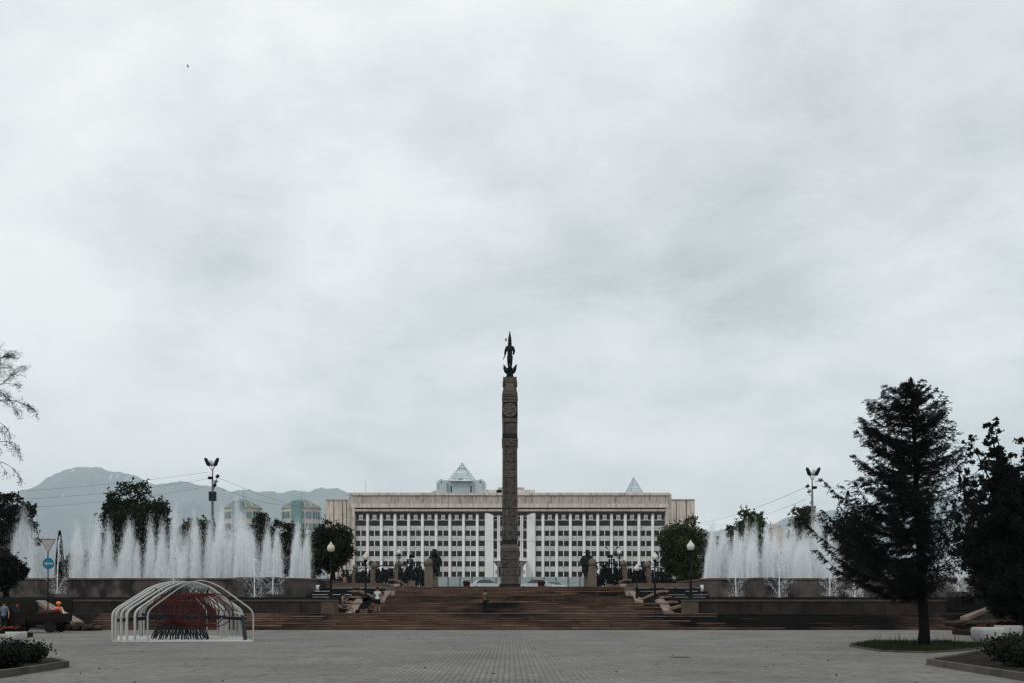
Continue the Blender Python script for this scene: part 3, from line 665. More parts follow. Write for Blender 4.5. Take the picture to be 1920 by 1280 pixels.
# lower plinth & pedestal
block('mondark','plinth',mon,-1.18,1.18,cy-1.18,cy+1.18,ZP,mz(1094))
def course(z0, z1, hw, ins, cw, kc, kside, g=.028):
    """corner pilaster blocks and recessed carved face blocks on four sides"""
    for sx in (-1,1):
        for sy in (-1,1):
            block(kside,'corner_block',mon, sx*hw, sx*(hw-cw+g), cy+sy*hw, cy+sy*(hw-cw+g), z0+g, z1-g)
    iw = hw-cw-.004
    for (a0,a1,b0,b1) in ((-iw,iw,-hw+ins,-iw+.02),(-iw,iw,iw-.02,hw-ins),(-hw+ins,-iw+.02,-iw,iw),(iw-.02,hw-ins,-iw,iw)):
        block(kc,'face_block',mon,a0,a1,cy+b0,cy+b1,z0+g,z1-g)
core = MB(); core.box(-.6,.6,cy-.6,cy+.6,ZP,mz(712)); core.build('core', M['mondark'], mon)
ped = [1094,1077.5,1063,1047.5,1033]
for i in range(4): course(mz(ped[i]), mz(ped[i+1]), 1.03, .05, .32, 'mongran' if i==0 else 'moncarve', 'mongran')
# shoulder of the pedestal
def frust(name, z0, h0, z1, h1, m):
    mb = MB(); mb.add([(-h0,cy-h0,z0),(h0,cy-h0,z0),(h0,cy+h0,z0),(-h0,cy+h0,z0),(-h1,cy-h1,z1),(h1,cy-h1,z1),(h1,cy+h1,z1),(-h1,cy+h1,z1)],[(3,2,1,0),(4,5,6,7),(0,1,5,4),(1,2,6,5),(2,3,7,6),(3,0,4,7)])
    return mb.build(name, m, mon)
ring('mongran','pedestal_cap', mz(1032.8), mz(1027), 1.05)
frust('pedestal_shoulder', mz(1027), 1.02, mz(1019.5), .86, M['mongran'])
ring('mondark','dark_band', mz(1019.5), mz(1010.5), .83)
ys2 = [1010.5,996.5]
def rings4(y0, y1):
    for i,y in enumerate((y0, (y0*2+y1)/3, (y0+2*y1)/3)):
        for sx in (-1,1):
            for sy in (-1,1):
                z = mz(y); h = (mz(y1)-mz(y0))/3
                block('mongran','corner_roll',mon,sx*(hw+.03),sx*(hw-.27),cy+sy*(hw+.03),cy+sy*(hw-.27),z+.03,z+h-.05)
    iw = hw-.28
    for (a0,a1,b0,b1) in ((-iw,iw,-hw+.07,-iw),(-iw,iw,iw,hw-.07),(-hw+.07,-iw,-iw,iw),(iw,hw-.07,-iw,iw)):
        block('moncarve','face_block',mon,a0,a1,cy+b0,cy+b1,mz(y0)+.012,mz(y1)-.012)
rings4(1010.5, 996)
yc = 996.0; nC = 11; stepc = (996-835)/nC
for i in range(nC): course(mz(996-i*stepc), mz(996-(i+1)*stepc), hw-.004*i, .11, .30, 'moncarve', 'mongran')
rings4(835, 819); ring('mondark','dark_band', mz(819), mz(811.5), .84)
# medallion zone
course(mz(811.5), mz(790), .84, .10, .26, 'moncarve', 'mongran')
for sy in (-1,1):
    for k in range(2):
        mb = MB(); z0 = mz(811)+.1; ww = .5
        mb.frame([(-ww,z0),(ww,z0),(ww*(.6 if k else .8),z0+.55),(0,z0+1.0),(-ww*(.6 if k else .8),z0+.55)] if sy<0 else [(ww,z0),(-ww,z0),(-.3,z0+.55),(0,z0+1.0),(.3,z0+.55)], cy+sy*(.80-.03*k), cy+sy*.70); 
    mb.build('carved_shield', M['mongran'], mon)
ring('mongran','belt_block', mz(790), mz(782.5), .86)
ring('mondark','medallion_block', mz(782.5), mz(752.5), .80)
for a in range(4):
    rot = Matrix.Rotation(a*math.pi/2, 3, 'Z')
    zc = mz(767); mb = MB(); r0 = .70
    prof = [Vector((r0*math.cos(q), -.82, r0*math.sin(q))) for q in np.linspace(0,2*math.pi,29)[:-1]]
    mb.tube(prof, .055, 6, True)
    for q in (math.pi/2,):
        pass
    mb.tube([(-r0,-.80,0),(r0,-.80,0)], .035, 5); mb.tube([(0,-.80,-r0),(0,-.80,r0)], .035, 5)
    for q in (math.pi/4, 3*math.pi/4, -math.pi/4, -3*math.pi/4):
        mb.tube([(.12*math.cos(q),-.80,.12*math.sin(q)),(r0*.8*math.cos(q+.12),-.80,r0*.8*math.sin(q+.12))], .05, 5)
        mb.tube([(r0*.8*math.cos(q+.12),-.80,r0*.8*math.sin(q+.12)),(r0*.82*math.cos(q-.3),-.80,r0*.82*math.sin(q-.3))], .04, 5)
    disc = MB(); disc.v=[]; nn=28
    disc.add([(r0*.96*math.cos(2*math.pi*k/nn),-.815,r0*.96*math.sin(2*math.pi*k/nn)) for k in range(nn)]+[(r0*.96*math.cos(2*math.pi*k/nn),-.78,r0*.96*math.sin(2*math.pi*k/nn)) for k in range(nn)],[tuple(range(nn))]+[(k,k+nn,(k+1)%nn+nn,(k+1)%nn) for k in range(nn)])
    for B_ in (mb, disc): B_.v = [tuple(rot @ Vector(p) + Vector((0,cy,zc))) for p in B_.v]
    d_ = disc.build('medallion', M['moncarve'], mon); e_ = mb.build('medallion_relief', M['cheek'], d_, True); e_.location = Vector(e_.location); e_.location = (0,0,0)  # relief in a paler stone: its lit lines are put into the colour
ring('mongran','belt_block', mz(752.5), mz(748), .84); ring('mongran','moulded_slab', mz(747.5), mz(742.5), .88)
ring('mondark','neck', mz(742.5), mz(741), .78)
ring('mongran','moulded_slab', mz(741), mz(737), .80)
frust('flared_block', mz(737), .86, mz(722), .66, M['mongran'])
ring('moncarve','upper_block', mz(722), mz(711), .70)
for sx in (-1,1):
    for sy in (-1,1):
        mb = MB(); mb.ball((sx*.70,cy+sy*.70,mz(716)), .13,.13,.28, 8, 6); mb.build('volute', M['mongran'], mon, True)
for sy in (-1,1):
    o = block('pillar','raised_panel',mon,-.45,.45,cy+sy*.72,cy+sy*.84,mz(731),mz(717)); block('mongran','raised_panel',mon,-.48,.48,cy+sy*.70,cy+sy*.86,mz(715.5),mz(711.5))
ring('mongran','top_cap', mz(711), mz(704.5), .76)

# skinned figures ----------------------------------------------------
def skin_mesh(name, verts, radii, edges, sub=1):
    me = bpy.data.meshes.new(name); me.from_pydata([tuple(v_) for v_ in verts], edges, [])
    o = bpy.data.objects.new('tmp', me); C.objects.link(o)
    md = o.modifiers.new('s','SKIN'); md.use_smooth_shade = True
    for i, sv in enumerate(me.skin_vertices[0].data):
        r = radii[i]; sv.radius = (r, r) if not hasattr(r,'__len__') else r; sv.use_root = (i == 0)
    if sub: ss = o.modifiers.new('u','SUBSURF'); ss.levels = sub; ss.render_levels = sub
    dg = bpy.context.evaluated_depsgraph_get(); dg.update()
    out = bpy.data.meshes.new_from_object(o.evaluated_get(dg)); out.name = name
    bpy.data.objects.remove(o); return out
def figure(root, j, mats, sleeves='short', legs='long', hair='short', scale=1.0, head_dir=(0,-1,0)):
    """j: joints dict (root-local metres). body mesh continuous, clothes and hair as children."""
    Vj = {k: Vector(v_) for k, v_ in j.items()}
    hd = Vector(head_dir).normalized()
    order = ['pelvis','belly','chest','neck','head','crown','shL','elL','wrL','haL','shR','elR','wrR','haR','hipL','knL','anL','toL','hipR','knR','anR','toR']
    rad = dict(pelvis=.13,belly=.12,chest=.135,neck=.055,head=.085,crown=.07,hip=.085,kn=.055,an=.038,to=.035,sh=.058,el=.04,wr=.027,ha=.035)
    Vj['crown'] = Vj.get('crown', Vj['head'] + (Vj['head']-Vj['neck']).normalized()*.13)
    vs = [Vj[k] for k in order]; rr = [rad[k if k in rad else k[:2] if k[:2] in rad else k[:3]] for k in order]
    ix = {k:i for i,k in enumerate(order)}
    E = [('pelvis','belly'),('belly','chest'),('chest','neck'),('neck','head'),('head','crown'),('chest','shL'),('shL','elL'),('elL','wrL'),('wrL','haL'),('chest','shR'),('shR','elR'),('elR','wrR'),('wrR','haR'),
         ('pelvis','hipL'),('hipL','knL'),('knL','anL'),('anL','toL'),('pelvis','hipR'),('hipR','knR'),('knR','anR'),('anR','toR')]
    ed = [(ix[a],ix[b]) for a,b in E]
    body = skin_mesh('body', vs, rr, ed)
    body.materials.clear(); body.materials.append(mats['skin']); link('body', body, root)
    # hands: five fingers each
    for sd in 'LR':
        h = Vj['ha'+sd]; d = (h - Vj['wr'+sd]).normalized(); sv = d.cross(Vector((0,1,0))); sv = sv.normalized() if sv.length > .1 else Vector((1,0,0))
        mb = MB()
        for f in range(4):
            b0 = h + sv*(f-1.5)*.018; ln = (.07,.08,.075,.06)[f]
            mb.tube([b0, b0+d*ln*.5, b0+d*ln*.9+Vector((0,-.02,0))], [.009,.008,.007], 5)
        tb = h - d*.03 - sv*.03; mb.tube([tb, tb-sv*.02+d*.03, tb-sv*.02+d*.055], [.010,.009,.008], 5)
        mb.build('fingers', mats['skin'], root, True, world=False)
    mb = MB(); nb = Vj['head']+hd*.085; mb.tube([nb+Vector((0,0,.02)), nb+hd*.02-Vector((0,0,.02)), nb-Vector((0,0,.035))], [.008,.014,.010], 5)
    rt = hd.cross(Vector((0,0,1))).normalized()
    for s_ in (-1,1): mb.ball(Vj['head']+rt*s_*.085, .014,.02,.03,6,4)
    mb.build('nose_and_ears', mats['skin'], root, True, world=False)
    mb = MB()
    for s_ in (-1,1): mb.ball(Vj['head']+hd*.082+rt*s_*.032+Vector((0,0,.02)), .010,.010,.008,6,4)
    mb.tube([Vj['head']+hd*.085+rt*.022-Vector((0,0,.055)), Vj['head']+hd*.085-rt*.022-Vector((0,0,.055))], .005, 5)
    mb.build('eyes_and_mouth', mats['hair'], root, True, world=False)
    # clothes
    def cloth(name, ks, es, m, grow=1.16, rm=None):
        i2 = {k:i for i,k in enumerate(ks)}; rr2 = []
        for k in ks:
            b = k.split('*')[0]; r0 = rad[b if b in rad else b[:2] if b[:2] in rad else b[:3]]; rr2.append((rm or {}).get(k, r0*grow))
        vv = []
        for k in ks:
            if '*' in k: a, b, t_ = k.split('*')[0], k.split('*')[1], float(k.split('*')[2]); vv.append(Vj[a].lerp(Vj[b], t_))
            else: vv.append(Vj[k])
        me = skin_mesh(name, vv, rr2, [(i2[a],i2[b]) for a,b in es]); me.materials.clear(); me.materials.append(m); link(name, me, root)
    top = mats['top']; ks = ['belly','chest','shL','shR','chest*neck*.55','belly*pelvis*.8']; es = [('belly','chest'),('chest','shL'),('chest','shR'),('chest','chest*neck*.55'),('belly','belly*pelvis*.8')]
    if sleeves == 'short': ks += ['shL*elL*.6','shR*elR*.6']; es += [('shL','shL*elL*.6'),('shR','shR*elR*.6')]; 
    elif sleeves == 'long': ks += ['elL','wrL*elL*.05','elR','wrR*elR*.05']; es += [('shL','elL'),('elL','wrL*elL*.05'),('shR','elR'),('elR','wrR*elR*.05')]
    rm = {'chest*neck*.55': .075, 'belly*pelvis*.8': .15, 'chest': .158, 'belly': .145, 'shL': .075, 'shR': .075, 'shL*elL*.6': .062, 'shR*elR*.6': .062}
    if sleeves == 'none': rm['shL'] = rm['shR'] = .062
    cloth(mats.get('topname','shirt'), ks, es, top, 1.25, rm)
    if legs == 'short': ks = ['pelvis','hipL','hipR','hipL*knL*.85','hipR*knR*.85']; es = [('pelvis','hipL'),('pelvis','hipR'),('hipL','hipL*knL*.85'),('hipR','hipR*knR*.85')]; rm = {'pelvis':.15,'hipL':.11,'hipR':.11,'hipL*knL*.85':.088,'hipR*knR*.85':.088}
    else: ks = ['pelvis','hipL','hipR','knL','knR','anL','anR']; es = [('pelvis','hipL'),('pelvis','hipR'),('hipL','knL'),('hipR','knR'),('knL','anL'),('knR','anR')]; rm = {'pelvis':.15,'hipL':.10,'hipR':.10,'knL':.075,'knR':.075,'anL':.055,'anR':.055}
    cloth(mats.get('botname','trousers'), ks, es, mats['bottom'], 1.2, rm)
    for sd in 'LR':
        a, b = Vj['an'+sd], Vj['to'+sd]; mb = MB(); mb.tube([a-(b-a)*.25-Vector((0,0,.02)), a.lerp(b,.4)-Vector((0,0,.01)), b+(b-a)*.25], [.042,.045,.032], 8); mb.build('shoe', mats['shoe'], root, True, world=False)
    up = (Vj['crown']-Vj['neck']).normalized(); c = Vj['head'] + up*.055 - hd*.02
    mb = MB(); mb.ball(c, .098,.105,.095,12,8)
    if hair == 'long': mb.tube([c-hd*.06, c-hd*.10-up*.12, c-hd*.09-up*.30], [.08,.075,.05], 8)
    if hair != 'none': mb.build('hair', mats['hair'], root, True, world=False)
    root.scale = (scale,)*3
def stand(h=1.0, armL=((-.24,.02,1.16),(-.27,-.05,.93),(-.27,-.08,.85)), armR=((.24,.02,1.16),(.27,-.05,.93),(.27,-.08,.85)), legL=((-.11,0,.5),(-.12,.02,.09),(-.13,-.10,.04)), legR=((.11,0,.5),(.12,.02,.09),(.13,-.10,.04))):
    return dict(pelvis=(0,0,.95),belly=(0,0,1.1),chest=(0,.01,1.33),neck=(0,0,1.5),head=(0,-.01,1.62),shL=(-.17,0,1.42),shR=(.17,0,1.42),elL=armL[0],wrL=armL[1],haL=armL[2],elR=armR[0],wrR=armR[1],haR=armR[2],
                hipL=(-.09,0,.9),knL=legL[0],anL=legL[1],toL=legL[2],hipR=(.09,0,.9),knR=legR[0],anR=legR[1],toR=legR[2])

# bronze warrior: standing figure with tall pointed helmet on a winged beast
zs0 = mz(704.5); stt = T('warrior_statue', 'dark bronze warrior with tall pointed helmet and sword standing on a winged beast', 'statue', (0, cy, zs0))
def SP(x, y, py): return ((x-955.5)*DM/F, y, mz(py)-zs0)
def SV(px, py, y=0): return Vector(SP(px,y,py))
vs = [SV(955.3,663.5),SV(955.3,657.5),SV(955.3,648.5),SV(955.3,643),SV(955.3,639.5)]; rr = [(.30,.2),(.25,.18),(.42,.26),(.16,.15),(.18,.17)]; ed = [(0,1),(1,2),(2,3),(3,4)]
def limb(frm, pts, rads):
    last = frm
    for p, r in zip(pts, rads): vs.append(p); rr.append(r); ed.append((last, len(vs)-1)); last = len(vs)-1
limb(2, [SV(949.2,647),SV(947,655),SV(946.4,660.5,-.15),SV(946.2,662,-.2)], [.2,.15,.11,.10])
limb(2, [SV(961.6,647),SV(963.4,654.5),SV(962,660,-.2),SV(961.4,661.2,-.25)], [.2,.15,.11,.10])
limb(0, [SV(952.9,669),SV(953.0,675),SV(953.4,683),SV(953.4,684,-.25)], [.19,.16,.12,.10])
limb(0, [SV(957.9,669),SV(958.0,675),SV(957.5,683),SV(957.5,684,-.25)], [.19,.16,.12,.10])
me = skin_mesh('warrior_body', vs, rr, ed); me.materials.clear(); me.materials.append(M['patina']); link('warrior_body', me, stt)
mb = MB(); o_ = SV(955.3,642.5); mb.lathe(o_, [(.20,0),(.22,.15),(.20,.45),(.17,.8),(.15,.82),(.10,1.1),(.03,1.45),(.03,1.5)], 10); mb.ball(o_+Vector((0,0,1.22)), .06,.06,.06,8,5)
mb.build('pointed_helmet', M['patina'], stt, True, world=False)
mb = MB(); mb.tube([SV(947,660,-.2),SV(945.6,664,-.25),SV(944,668,-.3),SV(942.3,670.5,-.35)], [.05,.06,.05,.02], 6); mb.build('short_sword', M['patina'], stt, True, world=False)
mb = MB(); mb.frame([(-.33,SV(0,663).z),(.33,SV(0,663).z),(.30,SV(0,672).z),(-.30,SV(0,672).z)][::-1], -.2, .2); mb.build('tunic_skirt', M['patina'], stt, world=False)
vs = [SV(955.5,693,.1),SV(955.5,688,-.1),SV(955.5,686,-.6),SV(955.5,686,-1.0)]; rr = [.40,.42,.2,.16]; ed = [(0,1),(1,2),(2,3)]
limb(0, [SV(952,698,.2),SV(951.5,703,.2)], [.2,.16]); limb(0, [SV(959,698,.2),SV(959.3,703,.2)], [.2,.16]); limb(1, [SV(952.6,697,-.4),SV(952.6,703,-.5)], [.15,.12]); limb(1, [SV(958.4,697,-.4),SV(958.4,703,-.5)], [.15,.12])
limb(0, [SV(955.5,697,.65),SV(955.5,702,.75)], [.08,.05])
me = skin_mesh('beast_body', vs, rr, ed); me.materials.clear(); me.materials.append(M['patina']); link('winged_beast', me, stt)
for s_ in (-1,1):
    mb = MB(); pts = [SV(955.5+s_*4,694),SV(955.5+s_*7.2,691),SV(955.5+s_*9.4,685.5),SV(955.5+s_*(11.8 if s_<0 else 12.8),678)]; mb.tube(pts, [.10,.11,.09,.02], 7, flat=2.2); mb.build('wing', M['patina'], stt, True, world=False)
mb = MB(); mb.box(-.42,.42,-.5,.5,0,.18); mb.build('base_block', M['patina'], stt, world=False)

# ================================================================== PILLARS, RELIEFS, SEATED STATUES
def pillar(px, D, wpx, ytop, label):
    x = X(px,D); r = wpx*D/F/2; zt = Z(ytop,D)
    t = T('round_headed_pillar', label, 'pillar', (x,D,ZP), 'round headed stone pillars on the terrace')
    zn = zt - 2*r - .05
    mb = MB(); mb.cbox(x-r,x+r,D-r,D+r,ZP,zn-.12,.03); mb.build('shaft', M['pillar'], t)
    mb = MB(); mb.lathe((x,D,0), [(r*1.0,zn-.12),(r*1.04,zn-.06),(r*.9,zn-.02),(r*.9,zn),(r*1.04,zn+.05),(r*.92,zn+.1)], 20); mb.build('neck_ring', M['pillar'], t, True)
    mb = MB(); mb.ball((x,D,zn+.1+r*.85), r*1.0, r*1.0, r*1.05, 20, 10); mb.build('round_head', M['pillar'], t, True)
    return x, D, r, zn
PL = [(666,118,10.5,1057),(702,110,13.2,1053),(747,103,14,1050),(804,97,15,1046)]
PR = [(1111,97,15,1046),(1169,103,13,1049),(1214,110,13.2,1052)]
nm = ['leftmost round headed stone pillar, beside the big round tree','round headed stone pillar right of the lamp with the cream globe','round headed stone pillar directly behind the white globed lamp','big round headed stone pillar beside the hooded seated statue']
nr = ['big round headed stone pillar beside the hatted seated statue','round headed stone pillar below the white globed lamp near the hatted statue','rightmost round headed stone pillar, between the two cream globe lamps']
pl = [pillar(a,b,c,d,n) for (a,b,c,d),n in zip(PL,nm)]; pr = [pillar(a,b,c,d,n) for (a,b,c,d),n in zip(PR,nr)]
def relief(a, b, label, seed, zt=None):
    r_ = random.Random(seed); P0 = Vector((a[0],a[1])); P1 = Vector((b[0],b[1])); d = P1-P0; Ln = d.length; d.normalize(); n2 = Vector((-d.y,d.x))
    t = T('bronze_relief', label, 'relief sculpture', ((P0.x+P1.x)/2,(P0.y+P1.y)/2,ZP), 'openwork bronze reliefs between the pillars')
    z0 = ZP+.12; hgt = 2.5
    def q(u_, h, off=0): p = P0 + d*(u_*Ln) + n2*off; return Vector((p.x,p.y,z0+h))
    mb = MB(); mb.tube([q(.04,0),q(.96,0)], .09, 6); mb.tube([q(.05,0),q(.04,hgt*.75),q(.10,hgt*.97),q(.3,hgt*1.04),q(.7,hgt*1.0),q(.9,hgt*.97),q(.96,hgt*.75),q(.95,0)], .06, 6); mb.build('frame', M['bronze'], t, True)
    mb = MB()
    for k in range(4):
        h0 = r_.uniform(.1,.6)*hgt; mb.tube([q(.04+.92*i/10, h0+math.sin(i*r_.uniform(.6,1.1)+k)*.22+r_.uniform(-.06,.06), r_.uniform(-.05,.05)) for i in range(11)], .07, 5)
    for k in range(int(Ln*1.5)+3):
        u_ = r_.random()*.85+.07; pts=[q(u_, 0)]; h=0
        while h < hgt*.75: h += .3; u_ += r_.uniform(-.05,.05); pts.append(q(min(.95,max(.05,u_)),h,r_.uniform(-.08,.08)))
        mb.tube(pts, .045, 5)
    mb.build('branches', M['bronze'], t, True)
    for k in range(int(Ln*2.6)+3):          # crowd of small figures
        u_ = .08+.84*(k+r_.uniform(.2,.8))/(int(Ln*2.6)+3); h0 = r_.choice((.05,.3,.75,1.0)); fh = r_.uniform(.95,1.5); ln = r_.uniform(-.25,.25)
        mb = MB(); c0 = q(u_,h0); up = Vector((d.x*ln,d.y*ln,1))
        mb.tube([c0+up*fh*.42, c0+up*fh*.6, c0+up*fh*.78, c0+up*fh*.85], [.15,.17,.20,.06], 7); mb.ball(c0+up*fh*.95, .12,.12,.15,8,6)
        for s_ in (-1,1):
            dx = Vector((d.x,d.y,0))*s_
            mb.tube([c0+up*fh*.45, c0+up*fh*.22+dx*.16, c0+dx*r_.uniform(.05,.3)], [.11,.08,.05], 6)
            mb.tube([c0+up*fh*.78+dx*.16, c0+up*fh*r_.uniform(.5,1.0)+dx*.38, c0+up*fh*r_.uniform(.5,1.2)+dx*.5], [.07,.05,.04], 5)
        mb.build('relief_figure', M['bronze'], t, True)
relief((X(632,124),124), pl[0], 'openwork bronze relief under the big round tree, left of all pillars', 1)
relief(pl[0], pl[1], 'openwork bronze relief behind the cream globed lamp', 2)
relief(pl[1], pl[2], 'openwork bronze relief with tangled figures left of the white globed lamp', 3)
relief(pl[2], pl[3], 'openwork bronze relief with arched top beside the hooded seated statue', 4)
relief(pr[0], pr[1], 'broad bronze relief with arched top beside the hatted seated statue', 5)
relief(pr[1], pr[2], 'openwork bronze relief behind the lowest cream globed lamp', 6)
relief(pr[2], (X(1262,119),119), 'openwork bronze relief right of the last pillar, under the round tree', 8)
def seated(px, D, label, hat, s):
    x = X(px,D); z = Z(1072.5,D)
    t = T('seated_statue', label, 'statue', (x,D,z), 'seated bronze statues on pedestals'); k = 1.62
    vs = [Vector((0,0,.25)),Vector((0,.05,.55)),Vector((0,0,.9)),Vector((0,-.05,1.12)),Vector((0,-.08,1.28))]; rr=[.24,.22,.27,.09,.13]; ed=[(0,1),(1,2),(2,3),(3,4)]
    def lb(f,P_,R_):
        last=f
        for p_,r_ in zip(P_,R_): vs.append(Vector(p_)); rr.append(r_); ed.append((last,len(vs)-1)); last=len(vs)-1
    for q in (-1,1):
        lb(2,[(q*.27,0,.98),(q*.42,.0,.68),(q*.2 if q==s else q*.5,-.3,.5)],[.13,.10,.08]); lb(0,[(q*.16,-.1,.22),(q*.2,-.5,.25),(q*.2,-.52,-.25)],[.16,.13,.10])
    me = skin_mesh('figure', [v_*k for v_ in vs], [r_*k for r_ in rr], ed); me.materials.clear(); me.materials.append(M['patina']); link('figure', me, t)
    mb = MB(); mb.lathe((0,.02*k,-.02), [(.30*k,0),(.36*k,.15*k),(.33*k,.5*k),(.36*k,.85*k),(.22*k,1.06*k),(.1*k,1.14*k)], 14, 1, .8); mb.build('cloak', M['patina'], t, True, world=False)
    mb = MB()
    if hat: mb.lathe((0,-.08*k,1.28*k), [(.04*k,-.02),(.26*k,0),(.22*k,.04*k),(.13*k,.06*k),(.12*k,.16*k),(.05*k,.2*k)], 12); mb.build('hat', M['patina'], t, True, world=False)
    else: mb.lathe((0,-.06*k,1.05*k), [(.22*k,0),(.2*k,.18*k),(.17*k,.38*k),(.12*k,.46*k),(.04*k,.48*k)], 12); mb.build('hood', M['patina'], t, True, world=False)
    p = T('statue_pedestal', 'square stone pedestal under the %s seated statue' % ('hatted' if hat else 'hooded'), 'pedestal', (x,D,ZP), 'pedestals of the seated statues')
    mb = MB(); mb.cbox(x-.36,x+.36,D-.5,D+.4,ZP,z-.12,.03); mb.build('shaft', M['pillar'], p); mb = MB(); mb.cbox(x-.4,x+.4,D-.54,D+.44,z-.12,z-.003,.02); mb.build('top_slab', M['pillar'], p)
seated(815,104,'dark hooded seated bronze statue beside the big pillar, seen from behind', False, 1)
seated(1101,104,'dark hatted seated bronze statue leaning beside the big pillar', True, -1)
for (px,w_,ya,D,lab,s) in ((771,12,1087.5,88,'low stone block at the stair head near the hooded statue',1),(1145,14,1094,88,'low flat stone block at the stair head near the hatted statue',-1)):
    t = T('stone_block', lab, 'stone block', (X(px,D),D,ZP)); a=X(px-w_/2,D); b=X(px+w_/2,D)
    mb = MB(); mb.cbox(a,b,D,D+.8,ZP-.02,Z(ya,D),.02); mb.build('block', M['cap'], t)
    P0 = W(748 if s>0 else 1163,1085.5 if s>0 else 1093,D-.5); P1 = W(764 if s>0 else 1151,1098,D-.5)
    mb = MB(); vv=[P0,P1,P1+Vector((0,1,0)),P0+Vector((0,1,0))]; lo=[p_-Vector((0,0,.16)) for p_ in vv]; mb.add(vv+lo,[(0,1,2,3),(7,6,5,4),(0,4,5,1),(1,5,6,2),(2,6,7,3),(3,7,4,0)]); mb.build('sloping_coping', M['cap'], t)
for px, lab in ((875,'brown flower tub with red flowers left of the monument at the stair head'),(1015,'brown flower tub with red flowers right of the monument at the stair head')):
    D = 85; x = X(px,D); t = T('flower_tub', lab, 'planter', (x,D,ZP), 'flower tubs at the stair head')
    mb = MB(); mb.lathe((x,D,ZP), [(.24,0),(.27,.02),(.32,.38),(.34,.40),(.34,.44),(.28,.44)], 16); mb.build('tub', M['tub'], t, True)
    mb = MB()
    for i in range(40): mb.ball((x+rnd.uniform(-.28,.28),D+rnd.uniform(-.28,.28),ZP+.46+rnd.uniform(0,.08)), .035,.035,.03,6,4)
    mb.build('flowers', M['redflower'], t)

# ================================================================== LAMPS
def lamp(px, yg, rpx, ybase, D, zbase, label, glass, arms=False):
    x = X(px,D); r = rpx*D/F; zg = Z(yg,D)
    t = T('globe_lamp', label, 'street lamp', (x,D,zbase), 'globe lamps on black posts')
    mb = MB(); mb.lathe((x,D,zg), [(r*.45,-r*1.05),(r*.8,-r*.85),(r*1.0,-r*.15),(r*.98,r*.2),(r*.75,r*.62),(r*.6,r*.75)], 20); gl_ = mb.build('globe', glass, t, True)
    mb = MB(); mb.lathe((x,D,zg), [(r*.64,r*.74),(r*.52,r*.95),(r*.22,r*1.15),(r*.2,r*1.4),(r*.05,r*1.6)], 14); mb.build('cap', glass, t, True)
    mb = MB(); mb.lathe((x,D,zg), [(r*.12,-r*2.2),(r*.3,-r*1.9),(r*.55,-r*1.35),(r*.66,-r*1.02),(r*.4,-r*1.0)], 12); mb.build('collar', M['black'], t, True)
    hb = zg-r*2-zbase
    mb = MB(); mb.lathe((x,D,zbase), [(.40,0),(.40,.05),(.22,.10),(.13,.22),(.10,.55),(.085,.6),(.065,hb*.5),(.075,hb*.52),(.05,hb*.54),(.045,hb)], 10); mb.build('post', M['black'], t, True)
    if arms:
        mb = MB()
        for s_ in (-1,1):
            mb.tube([(x,D,zg-r*2.6),(x+s_*r*.9,D,zg-r*2.1),(x+s_*r*1.6,D,zg-r*1.5),(x+s_*r*1.9,D,zg-r*1.2)], .03, 5); mb.tube([(x,D,zg-r*2.4),(x+s_*r*.5,D,zg-r*2.9),(x+s_*r*1.1,D,zg-r*2.5)], .03, 5)
        mb.build('scroll_bracket', M['black'], t, True)
lamp(620.5,1026,7.3,1122,66,1.9,'tall globe lamp on the pedestal beside the seated woman', M['globe'])
lamp(1295,1023,7.3,1122,66,1.9,'tall white globe lamp on the pedestal in front of the round tree', M['globew'])
lamp(685.5,1043,5.8,1125,75,1.7,'cream globe lamp rising behind the black stroller', M['globe'], True)
lamp(1228,1043,5.8,1125,75,1.7,'cream globe lamp at the edge of the round tree', M['globew'], True)
lamp(1194,1064,5.0,1127,79,1.7,'lowest cream globe lamp, beside the sloping stair slabs', M['globew'])
lamp(748,1034,4.2,1095,90,ZP,'white globed lamp with scrolls before the middle pillar', M['globew'], True)
lamp(1161,1034,4.2,1095,90,ZP,'white globed lamp with scrolls near the hatted statue', M['globew'], True)
# double arm street lamps far on the terrace
for px, lab, s in ((769,'far double armed street lamp with loudspeakers above the left reliefs',1),(1147,'far double armed street lamp with floodlight above the right reliefs',-1)):
    D = 135; x = X(px,D); zt = Z(1040,D); t = T('street_lamp', lab, 'street lamp', (x,D,ZP), 'far double armed street lamps')
    mb = MB(); mb.tube([(x,D,ZP),(x,D,zt)], .09, 8); mb.build('pole', M['black'], t)
    for s_ in (-1,1):
        mb = MB(); mb.tube([(x,D,zt-.1),(x+s_*.25,D,zt+.5),(x+s_*.6,D,zt+.95)], .035, 5); a = mb.build('arm', M['greymetal'], t)
        mb = MB(); mb.tube([(x+s_*.55,D,zt+.9),(x+s_*.75,D,zt+1.1),(x+s_*.95,D,zt+1.15)], [.06,.1,.05], 7); mb.build('lamp_head', M['bowl'] if s>0 else M['slate'], t, True)
    mb = MB(); mb.box(x-.1*s,x+.6*s,D-.35,D+.2,zt-.35,zt+.05); mb.build('floodlight', M['black'], t)
    for s_ in (-1,1): mb = MB(); mb.box(x+s_*.16,x+s_*.42,D-.2,D+.15,zt-1.2,zt-.5); mb.build('loudspeaker', M['slate'], t)
